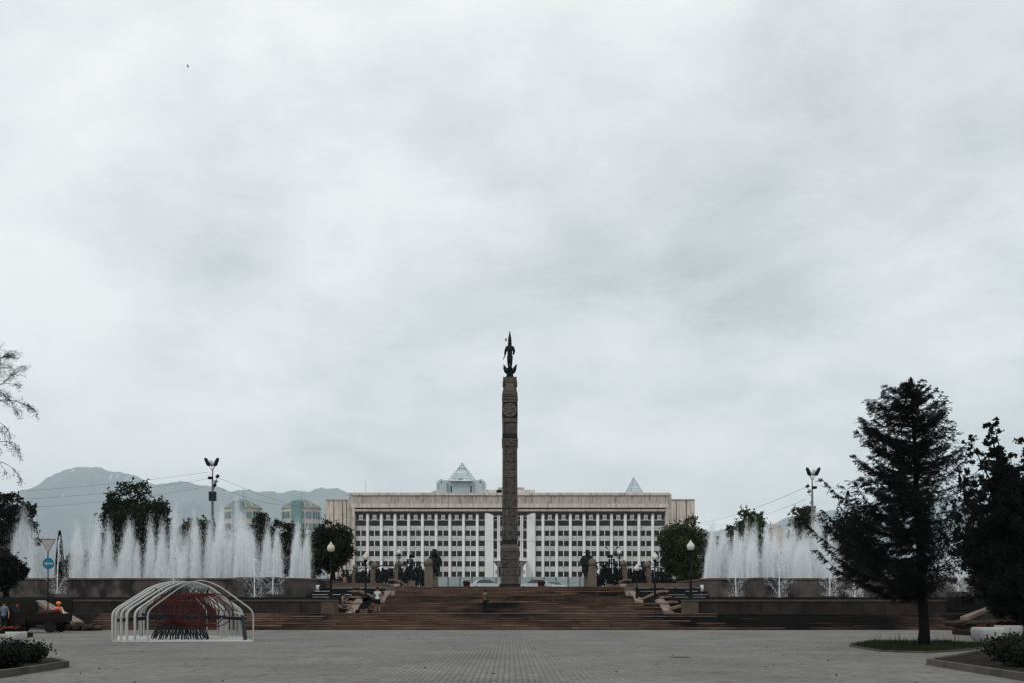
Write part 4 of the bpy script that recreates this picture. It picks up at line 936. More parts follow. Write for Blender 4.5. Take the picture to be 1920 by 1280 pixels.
# high masts
def mast(px, D, ytop, s, label):
    x = X(px,D); t = T('lighting_mast', label, 'lighting mast', (x,D,ZP), 'tall lighting masts behind the fountains')
    zj = Z(ytop+23,D); zt = Z(ytop,D)
    mb = MB(); mb.tube([(x,D,ZP),(x,D,Z(ytop+65,D)),(x,D,zj)], [.17,.14,.07], 10); mb.build('pole', M['greymetal'], t, True)
    for (a,b,m) in ((-10,-.3,'slate'),(-5,.5,'bowl'),(3.5,.5,'bowl'),(9.5,-.3,'slate')):
        p0 = Vector((x,D,zj-.1)); p1 = Vector((x+a*.55*D/F,D+b*.5,zj+(12 if abs(a)<6 else 11)*D/F*.75)); p2 = Vector((x+a*1.25*D/F,D+b,zt+ (0 if abs(a)>6 else -.15)))
        if s<0: p0.x,p1.x,p2.x = 2*x-p0.x,2*x-p1.x,2*x-p2.x
        mb = MB(); mb.tube([p0,p1], .035, 5); mb.build('arm', M['greymetal'], t)
        mb = MB(); mb.tube([p1,p1.lerp(p2,.15),p1.lerp(p2,.8),p2], [.1,.21,.19,.09], 8); mb.build('lamp_head', M[m], t, True)
    def bx(n_, xa, xb, ya, yb, m='black', dy=0): q = MB(); q.box(*sorted((X(px+s*xa,D),X(px+s*xb,D))), D-.35+dy, D+.1+dy, Z(yb,D), Z(ya,D)); return q.build(n_, M[m], t)
    y = ytop
    bx('camera_box',-7,1,y+35,y+39.5); 
    if s > 0:
        bx('loudspeaker',-5.5,-1,y+63,y+80,'slate'); bx('loudspeaker',2,7,y+63,y+80,'slate')
    for k,(dx,dy) in enumerate(((10,35),(7,45),(4.5,52))[:3 if s>0 else 2]):
        q = MB(); c = W(px+s*dx, y+dy, D); q.tube([(x,D,c.z-.35),(c.x*.5+x*.5,D,c.z-.42),(c.x,D,c.z-.1)], .03, 5); q.tube([(c.x-.15,D-.1,c.z-.05),(c.x+.12,D-.3,c.z+.08)], [.12,.2], 7); q.build('floodlight', M['slate'] if k%2==0 else M['greymetal'], t)
    return x, D
mast(398.5,110,858,1,'tall lighting mast with four lamp heads and loudspeakers, before the mountains')
mast(1523,112,876,-1,'tall lighting mast with four lamp heads near the dark spruce')
def cable(p0, p1, sag, label, r=.010):
    mb = MB(); n = 14; pts = [Vector(p0).lerp(Vector(p1), i/n) - Vector((0,0,sag*4*(i/n)*(1-i/n))) for i in range(n+1)]
    mb.tube(pts, r, 4); o = mb.build('overhead_cable', M['black']); tag(o, label, 'cable', 'thin overhead cables')
cable(W(390,884,110), W(-60,925,95), .3, 'upper thin overhead cable running left from the lighting mast')
cable(W(392,896,110), W(-60,938,95), .5, 'middle thin overhead cable left of the lighting mast')
cable(W(395,910,110), W(-60,955,95), .5, 'lowest thin overhead cable left of the lighting mast')
cable(W(410,895,110), W(655,963,340), 1.5, 'thin overhead cable from the lighting mast to the big building', .017)
cable(W(404,910,110), W(560,945,200), .8, 'short thin overhead cable above the right round tower', .02)
cable(W(1512,912,112), W(1256,972,345), 2.5, 'thin overhead cable from the lighting mast to the big building roof side', .02)
cable(W(1512,934,112), W(1300,976,300), 2.0, 'faint lower cable above the trees right of the building', .015)
cable(W(1528,907,112), W(1680,925,112), .2, 'thin overhead cable running right into the spruce')
cable(W(640,965,200), W(1290,965,200), 5.3, 'long faint cable crossing before the building facade', .02)

# ================================================================== BIG BUILDING
DB = 350.0; k_ = DB/F; AX = 956.5
def bx_(px): return X(px,DB)
def bz_(py): return Z(py,DB)
bld = T('government_building', 'long white columned government building behind the monument', 'building', (0,DB,9.7))
mb = MB(); mb.box(bx_(655.5),bx_(1257.5),DB+2.2,DB+30,9,bz_(924)); mb.build('main_block', M['beige'], bld)
mb = MB(); mb.box(bx_(665),bx_(1248),DB+1.55,DB+2.15,9,bz_(962)); mb.build('rear_wall', M['facade'], bld)
for a,b in ((655.5,665.5),(1247.5,1257.5)):
    mb = MB(); mb.box(bx_(a),bx_(b),DB-.6,DB+2.19,9,bz_(951)); mb.build('end_pier', M['beige'], bld)
    q = a if a<900 else b-1.5
    mb = MB(); mb.box(bx_(q-.8),bx_(q+2.3),DB-1.0,DB-.62,9,bz_(926)); mb.build('corner_strip', M['beige2'], bld)
mb = MB(); mb.box(bx_(658),bx_(1255),DB-.9,DB+2.1,bz_(928),bz_(923)); mb.build('roof_coping', M['beige'], bld)
# stained parapet slabs: individual
xa = 661.0; nS = 84; wS = (1252-661)/nS
for i in range(nS): block('beige2','parapet_slab',bld,bx_(661+i*wS)+.02,bx_(661+(i+1)*wS)-.02,DB-.45,DB+2.0,bz_(942.8),bz_(928.3))
nS = 60; wS = (1253.5-659.5)/nS
for i in range(nS): block('beige','lintel_slab',bld,bx_(659.5+i*wS)+.02,bx_(659.5+(i+1)*wS)-.02,DB-.85,DB+2.0,bz_(951),bz_(943.2))
mb = MB(); mb.box(bx_(664),bx_(1249),DB+.3,DB+2.1,bz_(953.6),bz_(951.2)); mb.build('painted_shadow_gap', M['mondark'], bld)  # near-black strip: the recess shade is put into its colour
mb = MB(); mb.box(bx_(664.5),bx_(1248.5),DB-.8,DB+1.9,bz_(957.8),bz_(953.8)); mb.build('cornice', M['beige2'], bld)
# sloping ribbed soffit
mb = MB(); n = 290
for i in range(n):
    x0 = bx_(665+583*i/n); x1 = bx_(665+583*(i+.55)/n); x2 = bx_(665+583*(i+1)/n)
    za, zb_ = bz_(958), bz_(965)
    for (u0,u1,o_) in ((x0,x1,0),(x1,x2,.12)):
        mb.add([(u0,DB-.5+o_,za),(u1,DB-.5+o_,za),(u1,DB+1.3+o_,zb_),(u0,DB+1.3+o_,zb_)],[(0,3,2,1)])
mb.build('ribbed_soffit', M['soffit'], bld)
# columns
def colmesh():
    mb = MB(); r = 2.75*k_; prof=[]
    n=10; pr=[]
    zt = bz_(960); zb_ = 9.0
    pts = [(-r,0.0),(-r,-1.0)] + [(r*math.cos(math.pi-math.pi*i/8), -1.0-.42*math.sin(math.pi*i/8)) for i in range(1,8)] + [(r,-1.0),(r,0.0)]
    pts = [(a, b) for a,b in pts]
    m = len(pts); V=[(a,b,zb_-9.7) for a,b in pts]+[(a,b,zt-9.7-1.0) for a,b in pts]+[(a*.8,b*.75,zt-9.7-.35) for a,b in pts]+[(a*.3,b*.45,zt-9.7) for a,b in pts]
    Fs=[]
    for l_ in range(3):
        for i in range(m-1): Fs.append((l_*m+i,l_*m+i+1,(l_+1)*m+i+1,(l_+1)*m+i))
    Fs.append(tuple(range(3*m,4*m)))
    mb.add([(a,b+1.54,c) for a,b,c in V],Fs); me = bpy.data.meshes.new('column'); me.from_pydata(mb.v,[],mb.f); me.materials.append(M['facade']); me.polygons.foreach_set('use_smooth',[True]*len(me.polygons)); return me
cm = colmesh(); cols = [688.7+25.76*i for i in range(9)]
cols = cols + [2*AX-c for c in cols]
for c in cols: link('column', cm, bld, (bx_(c),0,0))
def inst_mesh(name, mb, mats_): me = bpy.data.meshes.new(name); me.from_pydata(mb.v,[],mb.f); [me.materials.append(m) for m in mats_]; return me
WIN = {}
def window(xa, xb, ya, yb, y=DB+1.05, depth=.5):
    w0, h0 = round((xb-xa)*k_,2), round((yb-ya)*k_,2); key=(w0,h0)
    if key not in WIN:
        f = .09; a = MB(); hw_, hh_ = w0/2, h0/2
        for (x0,x1,z0,z1) in ((-hw_,-hw_+f,-hh_,hh_),(hw_-f,hw_,-hh_,hh_),(-hw_+f,hw_-f,hh_-f,hh_),(-hw_+f,hw_-f,-hh_,-hh_+f),(-.03,.03,-hh_+f,hh_-f)): a.box(x0,x1,0,.12,z0,z1)
        g_ = MB(); g_.add([(-hw_+.02,.07,-hh_+.02),(hw_-.02,.07,-hh_+.02),(hw_-.02,.07,hh_-.02),(-hw_+.02,.07,hh_-.02)],[(0,1,2,3)])
        WIN[key] = (inst_mesh('window_frame', a, [M['slate']]), inst_mesh('pane', g_, [M['glass']]), inst_mesh('pane_blind', g_, [M['blind']]))
    o = link('window', WIN[key][0], bld, (bx_((xa+xb)/2), y-DB, bz_((ya+yb)/2)-9.7)); link('pane', WIN[key][2 if rnd.random()<.13 else 1], o, (0,0,0))
rows = [(993.4,1003),(1012.6,1022.2),(1031.8,1041.4),(1051,1060.6),(1070.4,1080)]
sp = MB(); mu = MB(); pan = []
def spand(xa, xb, ys3):
    prev = None
    for ya, yb in ys3: sp.box(bx_(xa),bx_(xb),DB+.95,DB+1.54,bz_(yb),bz_(ya))
bays = []
edges_ = [666.0] + cols[:9]
for i in range(9): bays.append((cols[i-1]+2.9 if i else 666.2, cols[i]-2.9))
allb = bays + [(2*AX-b,2*AX-a) for a,b in bays]
half = [(cols[8]+2.9, 908.6)]; half += [(2*AX-b,2*AX-a) for a,b in half]
gaps = [(984.3,993.2),(1003.2,1012.4),(1022.4,1031.6),(1041.6,1050.8),(1060.8,1070.2),(1080.2,1092)]
for (a,b) in allb:
    spand(a-.1,b+.1,gaps); mid=(a+b)/2
    for (ya,yb) in rows:
        window(a+.5,mid-.8,ya,yb); window(mid+.8,b-.5,ya,yb); mu.box(bx_(mid-.75),bx_(mid+.75),DB+.8,DB+1.54,bz_(yb+.1),bz_(ya-.1))
    window(a+.3,b-.3,974.3,984.0,DB+1.1)
    sp.box(bx_(a-.1),bx_(b+.1),DB+.9,DB+1.54,bz_(974.2),bz_(972.8))
    window(a+.5,mid-3.6,964.8,972.4,DB+1.3); window(mid+3.6,b-.5,964.8,972.4,DB+1.3)
    q = MB(); q.box(bx_(mid-3.5),bx_(mid+3.5),DB+.75,DB+1.5,bz_(972.7),bz_(963.6)); pn = q.build('emblem_panel', M['facade'], bld)
    q = MB(); cx_, cz_ = bx_(mid), bz_(969.2)
    for u0,u1,v0,v1 in ((-.38,.38,.2,.32),(-.38,.38,-.32,-.2),(-.38,-.26,-.2,.2),(.26,.38,-.2,.2),(-.12,.12,-.12,.12)): q.box(cx_+u0,cx_+u1,DB+.70,DB+.76,cz_+v0,cz_+v1)
    q.build('emblem', M['soffit'], pn)
for (a,b) in half:
    spand(a-.1,b+.1,gaps+[(972.8,974.2)])
    for (ya,yb) in rows: window(a+.5,b-.5,ya,yb)
    window(a+.3,b-.3,974.3,984.0); window(a+.5,b-.5,965.5,972.4,DB+1.3)
for s in (-1,1):
    f = (lambda p: p) if s<0 else (lambda p: 2*AX-p)
    a, b = sorted((bx_(f(909.2)),bx_(f(925.0))))
    q = MB(); za, zb_ = bz_(961), bz_(965)
    top = [(a,za),(a+(b-a)*.4,za),(b,zb_)] if s<0 else [(a,zb_),(b-(b-a)*.4,za),(b,za)]
    q.frame([(a,9.2)]+top+[(b,9.2)], DB-.3, DB+1.54); q.v=[(x,y,z) for x,y,z in q.v]; q.build('broad_pier', M['facade'], bld)
    for (u0,u1) in ((932.2,934.8),(935.4,937.6),(942.4,944.0)):
        a, b = sorted((bx_(f(u0)),bx_(f(u1)))); q = MB(); q.box(a,b,DB+.2+(.3 if u0>940 else 0),DB+1.54,9.2,bz_(965)); q.build('slim_pier', M['facade'], bld)
    for (ya,yb) in ((967.5,971.5),(974,988.8),(993.6,1007.9),(1012.5,1027),(1032,1043)):
        a, b = sorted((f(925.8),f(931.6))); window(a,b,ya,yb,DB+1.2)
        a, b = sorted((f(938),f(942))); window(a,b,ya,min(yb,ya+9.8),DB+1.2)
        a, b = sorted((f(944.5),f(950))); window(a,b,ya,min(yb,ya+9.8),DB+1.2)
    # entrance canopy
    a, b = sorted((bx_(f(926)),bx_(f(956)))); q = MB(); q.box(a,b,DB-3,DB+1.5,bz_(1051),bz_(1048.4)); q.build('canopy', M['facade'], bld)
    a, b = sorted((bx_(f(926)),bx_(f(932.5)))); q = MB(); q.frame([(a,9.2),(b,9.2),(b,bz_(1062 if s<0 else 1053)),(a,bz_(1053 if s<0 else 1062))][::1], DB-3.2, DB+1.4); q.build('porch_wing', M['facade'], bld)
    a, b = sorted((bx_(f(929)),bx_(f(931.8)))); 
    for yy in (1069,1072.5): q = MB(); q.box(a,b,DB-3.3,DB-3.21,bz_(yy+2),bz_(yy)); q.build('notice_plate', M['signblue'], bld)
q = MB(); q.box(bx_(932),bx_(981),DB-.5,DB+1.5,bz_(1082),bz_(1056)); q.build('entrance_wall', M['beige2'], bld)
for px in (936,943,950,957,964,971): window(px,px+5,1062,1080,DB-.6)
sp.build('spandrels', M['spandrel'], bld)['kind'] = 'stuff'; mu.build('mullions', M['facade'], bld)
# column knobs
q = MB()
for c in cols: q.box(bx_(c-.5),bx_(c+.5),DB+.6,DB+.74,bz_(992.2),bz_(990.2))
q.build('column_studs', M['soffit'], bld)
# wings
for (a,b,s) in ((611,655,-1),(1258.5,1302.5,1)):
    q = MB(); D=372; q.box(X(a,D),X(b+2 if s<0 else b,D),D,D+28,9,Z(935,D)); wg = q.build('side_wing', M['beige'], bld)
    for p in ((626,642,650) if s<0 else (1268,1287)):
        q = MB(); q.box(X(p-.8,D),X(p+.8,D),D-.04,D+.02,9,Z(937,D)); q.build('groove', M['soffit'], wg).location=(0,0,0)
    q = MB(); q.box(X(a-.3,D),X(b+.3,D),D-.3,D+.1,Z(937,D)+.01,Z(934.6,D)); q.build('coping', M['beige2'], wg)
for (a,b,yt,m) in ((911,941,917,'beige'),(931,1003.5,917,'beige'),(934,983,912.5,'beige2')):
    q = MB(); D=362 if yt>913 else 364; q.box(X(a,D),X(b,D),D,D+12,bz_(925),Z(yt,D)); q.build('roof_block', M[m], bld)
for px in (660,681): q = MB(); q.tube([(bx_(px),DB+6,bz_(923)),(bx_(px),DB+6,bz_(915 if px<670 else 895))], .06 if px<670 else .05, 4); q.build('antenna', M['greymetal'], bld)

# ================================================================== OTHER BUILDINGS
DG = 520.0
def gx(px): return X(px,DG)
def gz(py): return Z(py,DG)
gb = T('glass_building', 'pale glass clad building with a pyramid roof behind the big building', 'building', (gx(865),DG,12))
q = MB(); q.box(gx(831),gx(899),DG,DG+22,12,gz(899)); q.build('body', M['paleglass'], gb)
for s in (-1,1):
    f = lambda p: p if s<0 else 2*864.7-p
    a, m_, b = f(819),f(828.5),f(838)
    q = MB(); pts = [(gx(a),12),(gx(a),gz(904)),(gx(m_ - (1 if s<0 else -1)),gz(898)),(gx(b),gz(903)),(gx(b),12)]
    if s>0: pts = pts[::-1]
    q.frame(pts, DG-3, DG+18); tw = q.build('corner_turret', M['paleglass'], gb)
    q = MB(); q.box(*sorted((gx(f(827)),gx(f(830)))),DG-3.1,DG-2.98,gz(905.5),gz(903)); q.box(*sorted((gx(f(823)),gx(f(823.7)))),DG-3.1,DG-2.98,gz(918),gz(907)); q.build('opening', M['glass'], tw)
    q = MB(); q.box(*sorted((gx(f(845)),gx(f(847.5)))),DG-.1,DG+.02,gz(923),gz(910)); q.build('tall_opening', M['glass'], gb)
apex = Vector((gx(864.7),DG+11,gz(861))); 
base = [Vector((gx(837),DG-.5,gz(902))),Vector((gx(892),DG-.5,gz(902))),Vector((gx(892),DG+22,gz(902))),Vector((gx(837),DG+22,gz(902)))]
# octagonal-ish pyramid in slabs of cladding
bs = [Vector((gx(846),DG-2.5,gz(902))),Vector((gx(884),DG-2.5,gz(902))),Vector((gx(894),DG+6,gz(900))),Vector((gx(894),DG+18,gz(900))),Vector((gx(884),DG+25,gz(902))),Vector((gx(846),DG+25,gz(902))),Vector((gx(836),DG+18,gz(900))),Vector((gx(836),DG+6,gz(900)))]
def cladded(parent, apex, bs, rows_, name='glass_panel'):
    n = len(bs)
    for i in range(n):
        A, B = bs[i], bs[(i+1)%n]
        for r_ in range(rows_):
            t0, t1 = r_/rows_, (r_+1)/rows_-.012; kk = max(1, round((B-A).length*(1-t0)/6))
            for c_ in range(kk):
                def pt(u_, t_): return A.lerp(B, u_).lerp(apex, t_)
                u0, u1 = c_/kk+.008, (c_+1)/kk-.008
                q = MB(); q.add([pt(u0,t0),pt(u1,t0),pt(u1,t1),pt(u0,t1)],[(0,1,2,3)]); q.build(name, M['paleglass'], parent)
        q = MB(); q.tube([A,apex], .12, 4); q.build('ridge', M['paleline'], parent)
    core_ = [apex+(p-apex)*.975 for p in bs]; q = MB(); q.add([*core_, apex-Vector((0,0,.4))],[(i,(i+1)%n,n) for i in range(n)]); q.build('inner_cone', M['paleline'], parent)
cladded(gb, apex, bs, 7)
q = MB()
for (px,py,w_,h_) in ((864.7,874,1.6,1.6),(860,875,2,2.6),(869,875,2,2.6),(855,887.5,1.4,1.6),(853,897,1.2,1.8),(864.7,897.5,9,1.2),(874.5,897,1.2,1.8),(862,902.5,1.6,1.4),(879,908.5,1.6,1.4),(864.8,862.5,2,2)):
    t_ = max(0,(902-py)/41); yy = DG-2.5+(13.5)*t_-.25
    q.box(gx(px-w_/2),gx(px+w_/2),yy,yy+.15,gz(py+h_/2),gz(py-h_/2))
q.build('vent_openings', M['glass'], gb)
q = MB()
for i in range(14): q.box(gx(831+68*i/13)-.05,gx(831+68*i/13)+.05,DG-.08,DG-.02,12,gz(899))
for i in range(8): q.box(gx(838),gx(892),DG-.085,DG-.025,gz(925-3.2*i)-.05,gz(925-3.2*i)+.05)
q.build('glazing_bars', M['paleline'], gb)
q = MB(); q.frame([(gx(806),12),(gx(820),12),(gx(820),gz(918)),(gx(813),gz(916.5)),(gx(807),gz(921))], DG+4, DG+20); q.build('side_annex', M['paleglass'], gb)
pb = T('glass_pyramid', 'small pale glass pyramid roof peeking over the right half of the big building', 'building', (gx(1189),DG,12))
bs2 = [Vector((gx(1166),DG+2,gz(936))),Vector((gx(1180),DG-4,gz(936))),Vector((gx(1210),DG-4,gz(936))),Vector((gx(1216),DG+2,gz(936))),Vector((gx(1212),DG+12,gz(936))),Vector((gx(1170),DG+12,gz(936)))]
cladded(pb, Vector((gx(1189.3),DG+4,gz(892))), bs2, 8)
q = MB(); q.box(gx(1166),gx(1214),DG-3,DG+12,12,gz(936)); q.build('body', M['paleglass'], pb)
# round towers
def tower(px, wpx, D, label, seed):
    x = X(px,D); r = wpx*D/F/2; ze = Z(951.5,D); n = 16
    t = T('round_tower', label, 'building', (x,D,10), 'twin round cream towers with green roofs')
    q = MB(); q.lathe((x,D,0), [(r*.97,10),(r*.97,ze-.6)], n); q.build('drum', M['cream'], t)
    q = MB(); q.lathe((x,D,0), [(r*.98,ze-.6),(r*1.02,ze-.5),(r*1.02,ze+.2),(r*.96,ze+.3)], n); q.build('cornice', M['beige2'], t)
    q = MB(); q.lathe((x,D,0), [(r*.97,ze+.25),(r*.86,ze+1.2),(r*.7,ze+2.0),(r*.45,ze+2.9),(r*.35,ze+3.4),(r*.05,ze+4.0)], n); q.build('roof', M['greenroof'], t)
    q = MB()
    for i in range(n):
        a = 2*math.pi*i/n; q.tube([(x+r*.99*math.cos(a),D+r*.99*math.sin(a),ze+.2),(x+r*.74*math.cos(a),D+r*.74*math.sin(a),ze+2.1)], .18, 4)
    q.build('roof_ribs', M['cream'], t)
    for lv in range(6):
        for i in range(n):
            a0, a1 = 2*math.pi*(i+.12)/n, 2*math.pi*(i+.88)/n
            if math.sin((a0+a1)/2) > .3: continue
            z1 = ze-2.2-lv*5.2; z0 = z1-2.9; rr_ = r*.985
            q = MB(); q.add([(x+rr_*math.cos(a0),D+rr_*math.sin(a0),z0),(x+rr_*math.cos(a1),D+rr_*math.sin(a1),z0),(x+rr_*math.cos(a1),D+rr_*math.sin(a1),z1),(x+rr_*math.cos(a0),D+rr_*math.sin(a0),z1)],[(0,1,2,3)]); wn = q.build('window', M['teal'], t)
            q = MB(); am=(a0+a1)/2; q.tube([(x+(rr_+.03)*math.cos(am),D+(rr_+.03)*math.sin(am),z0),(x+(rr_+.03)*math.cos(am),D+(rr_+.03)*math.sin(am),z1)], .1, 4); q.build('mullion', M['cream'], wn).location=(0,0,0)
    q = MB(); q.box(x-wpx*.13*D/F, x+wpx*.11*D/F, D-r-.7, D-r*.7, 10, ze+2.4); bay = q.build('glazed_bay', M['teal'], t)
    q = MB()
    for i in range(5): xx = x-wpx*.13*D/F+ (wpx*.24*D/F)*i/4; q.box(xx-.07,xx+.07,D-r-.78,D-r-.705,10,ze+2.4)
    for i in range(20): q.box(x-wpx*.13*D/F,x+wpx*.11*D/F,D-r-.785,D-r-.71,ze+2.2-i*1.7,ze+2.32-i*1.7)
    q.build('glazing_bars', M['paleline'], bay)
    q = MB(); q.tube([(x,D,ze+3.6),(x,D,ze+9)], .07, 4); q.build('antenna', M['greymetal'], t)
tower(565,73,450,'round cream tower with green roof standing clear beside the big building',1)
tower(456,69,450,'round cream tower with green roof half hidden behind the highest jets',2)
t = T('roof_pavilion', 'small far grey building with a rooftop pavilion seen between the right jets', 'building', (X(1460,300),300,9))
q = MB(); q.box(X(1448,300),X(1474,300),300,312,8,Z(990,300)); q.build('body', M['cream'], t); q = MB(); q.lathe((X(1460,300),304,0), [(1.6,Z(990,300)),(1.7,Z(981,300)),(1.0,Z(978.5,300)),(.1,Z(977,300))], 10); q.build('pavilion', M['bowl'], t)

# ================================================================== FENCE, CARS
fe = T('site_fence', 'long pale grey hoarding fence with dark posts before the big building', 'fence', (0,150,ZP))
D = 150; px = 570.0; zt = Z(1081,D)
while px < 1330:
    block('fence','fence_panel',fe,X(px,D)+.05,X(px+22.5,D)-.05,D-.02,D+.03,ZP+.12,zt)
    q = MB(); q.box(X(px,D)-.045,X(px,D)+.045,D-.1,D-.01,ZP,zt+rnd.choice((0,.05,.5))); q.build('fence_post', M['black'], fe); px += 22.5
def car(px, D, rz, label):
    t = T('parked_car', label, 'car', (X(px,D),D,ZP), 'white cars parked behind the monument', rz)
    q = MB(); prof = [(-2.15,.32),(-2.2,.62),(-2.1,.88),(-1.55,.98),(-1.1,1.0),(.95,.98),(1.75,.86),(2.15,.66),(2.2,.35)]
    q.frame(prof, -.86, .86); b = q.build('body', M['carpaint'], t, world=False)
    q = MB(); a = [(-1.5,.97),(-1.05,1.36),(-.2,1.44),(.35,1.38),(1.0,.97)]
    n=len(a); q.add([(x_,-.76,z_) for x_,z_ in a]+[(x_,.76,z_) for x_,z_ in a],[tuple(range(n))[::-1],tuple(range(n,2*n))]+[(i,(i+1)%n,(i+1)%n+n,i+n) for i in range(n)])
    q.v = [(x_, y_*(.86 if z_>1.2 else 1), z_) for x_,y_,z_ in q.v]; q.build('glasshouse', M['carglass'], t, world=False)
    q = MB(); q.frame([(-1.0,1.37),(-.2,1.45),(.33,1.39),(.33,1.42),(-.2,1.485),(-1.0,1.40)][::-1], -.66,.66); q.build('roof', M['carpaint'], t, world=False)
    for x_ in (-1.35,1.35):
        for y_ in (-.8,.8):
            q = MB(); q.lathe((0,0,-.1), [(.2,0),(.31,0),(.33,.03),(.33,.17),(.31,.2),(.2,.2)], 16); q.v=[(x_+a_, y_+c_, .33+b_) for a_,b_,c_ in q.v]; q.build('wheel', M['tyre'], t, world=False)
    for y_ in (-.6,.6): q = MB(); q.ball((2.1,y_,.7),.08,.16,.08,8,5); q.build('headlight', M['bowl'], t, world=False)
car(912,118,0.25,'white car parked left of the monument base')
car(1004,118,math.pi-.2,'white car parked right of the monument base')
car(1032,128,math.pi,'white car behind the right flower tub')

# ================================================================== SCULPTURE
sc = T('arch_sculpture', 'white steel arch pavilion sculpture with red hoops and dark benches on the square', 'sculpture', (X(345,44),44,0))
D0, D1_ = 42.3, 49.5
q = MB(); a = [(X(211,D0),D0),(X(476,D0),D0),(X(451,D1_),D1_),(X(222,D1_),D1_)]; q.plan(a, 0, .05); q.build('base_plate', M['bowl'], sc)
def arch(L_, R_, top, th=.045, dep=.10):
    L_ = Vector(L_); R_ = Vector(R_); pts=[]; K=Vector((0,0,1))
    eave = 1.18; ap = top
    prof = [(0,0),(0,.75),(0,eave-.12),(.006,eave+.02),(.022,eave+.14),(.05,eave+.26)]
    mid = [(.30,ap-.32),(.36,ap-.18),(.42,ap-.07),(.5,ap)]
    pr_ = prof+mid; pr_ = pr_+[(1-u_,z_) for u_,z_ in reversed(pr_[:-1])]
    P_ = [L_.lerp(R_,u_)+K*z_ for u_,z_ in pr_]
    n = (R_-L_).normalized().cross(K)*dep/2
    q = MB(); m = len(P_)
    for i,p in enumerate(P_):
        tg = (P_[min(i+1,m-1)]-P_[max(i-1,0)]).normalized(); nr = tg.cross(n.normalized()).normalized()*th/2
        q.v += [tuple(p+n+nr),tuple(p+n-nr),tuple(p-n-nr),tuple(p-n+nr)]
    for i in range(m-1):
        for k in range(4): q.f.append((i*4+k,i*4+(k+1)%4,(i+1)*4+(k+1)%4,(i+1)*4+k)); q.m.append(0)
    q.build('arch', M['whitepaint'], sc)
def G(px, D): return (X(px,D), D, .05)
for (l_, dl, r_, dr) in ((211,42.4,413,49.3),(217,42.4,420,49.3),(227,42.4,427,49.3),(238,42.4,434,49.3),(253,42.4,442,49.3),(277,42.4,475,42.5),(211.5,46,447,49.3),(222,49.3,452,48),(230,49.3,408,49.4),(236,49.3,416,46),(262,49.3,424,46.5),(266,49.3,455,47.5),(270,49.3,388,49.3),(264,47,449,49.3)):
    arch(G(l_,dl), G(r_,dr), 2.58 if dl<43 or dr<43 else 2.66)
HP = [310,317,324,331,336,340,344,348,352,356,360,364,369,376,388,403]
for i, c in enumerate(HP):
    D = 46.2 - (i/15)*2.7
    r_ = .72; yaw = 1.05 - 1.0*(i/15); cc = Vector((X(c,D),D,1.35))
    q = MB(); q.tube([cc+Vector((r_*math.cos(a_)*math.cos(yaw)*(1.1 if i<20 else 1), r_*math.cos(a_)*math.sin(yaw), r_*math.sin(a_))) for a_ in np.linspace(0,2*math.pi,33)[:-1]], .026, 6, True); q.build('red_hoop', M['redpaint'], sc, True)
for dz in (.66,0,-.66,.62,-.62):
    q = MB(); q.tube([W(296,1143,46.4)+Vector((0,0,dz*.8)), Vector((X(330,45),45,1.35+dz)), Vector((X(375,44),44,1.35+dz)), Vector((X(404 + (25 if dz==0 else 0),43.5),43.5,1.35+dz))], .018, 5); q.build('red_rail', M['redpaint'], sc)
# dark bench boards crossing
for (a,b,zl,zr,D_a,D_b,hh) in ((214,330,.98,1.16,43,44.5,.16),(330,420,1.12,1.10,44.3,44.3,.10),(262,458,1.18,.98,48.5,47.5,.14),(400,452,1.06,1.0,46,47,.12),(300,345,1.0,1.14,46,46,.12)):
    P0 = Vector((X(a,D_a),D_a,zl)); P1 = Vector((X(b,D_b),D_b,zr)); q = MB(); vv=[P0,P1,P1+Vector((0,.4,0)),P0+Vector((0,.4,0))]; lo=[p_-Vector((0,0,hh)) for p_ in vv]
    q.add(vv+lo,[(0,1,2,3),(7,6,5,4),(0,4,5,1),(1,5,6,2),(2,6,7,3),(3,7,4,0)]); q.build('bench_board', M['slate'], sc)
for i in range(40):
    px = 288+ i/39*100; D = 43.5+rnd.uniform(0,2.5); ln = -(px-338)*.28*-1*rnd.uniform(.5,1.2) + rnd.choice((-1,1))*rnd.uniform(1,6)
    ln = -ln if False else ln
    q = MB(); q.tube([W(px-ln*.6,1171,D), W(px+ln*.4,1171,D)-Vector((0,0,Z(1171,D)-.05))], .028, 4); q.build('slanting_leg', M['slate'], sc)
for i in range(20):
    px = 288+ i/19*100; D = 44+rnd.uniform(0,2); ln = rnd.uniform(3,8)*(1 if i>10 else -1)
    q = MB(); q.tube([Vector((X(px,D),D,1.98)), Vector((X(px+ln,D),D,2.34+rnd.uniform(-.1,.1)))], .026, 4); q.build('slanting_strut', M['slate'], sc)
q = MB(); q.add([W(451,1150,44.5),W(456,1149,44.5),W(463,1198,43.2),W(456,1198,43.2),W(451,1150,45),W(457,1149,45),W(464,1196,44),W(456,1196,44)],[(0,3,2,1),(4,5,6,7),(0,1,5,4),(1,2,6,5),(2,3,7,6),(3,0,4,7)]); q.build('end_board', M['slate'], sc)
q = MB(); P0=W(437,1146,44.5); P1=W(457,1151.5,44.2); q.tube([P0,P1],.05,5,flat=.5); q.build('white_edge_strip', M['bowl'], sc)

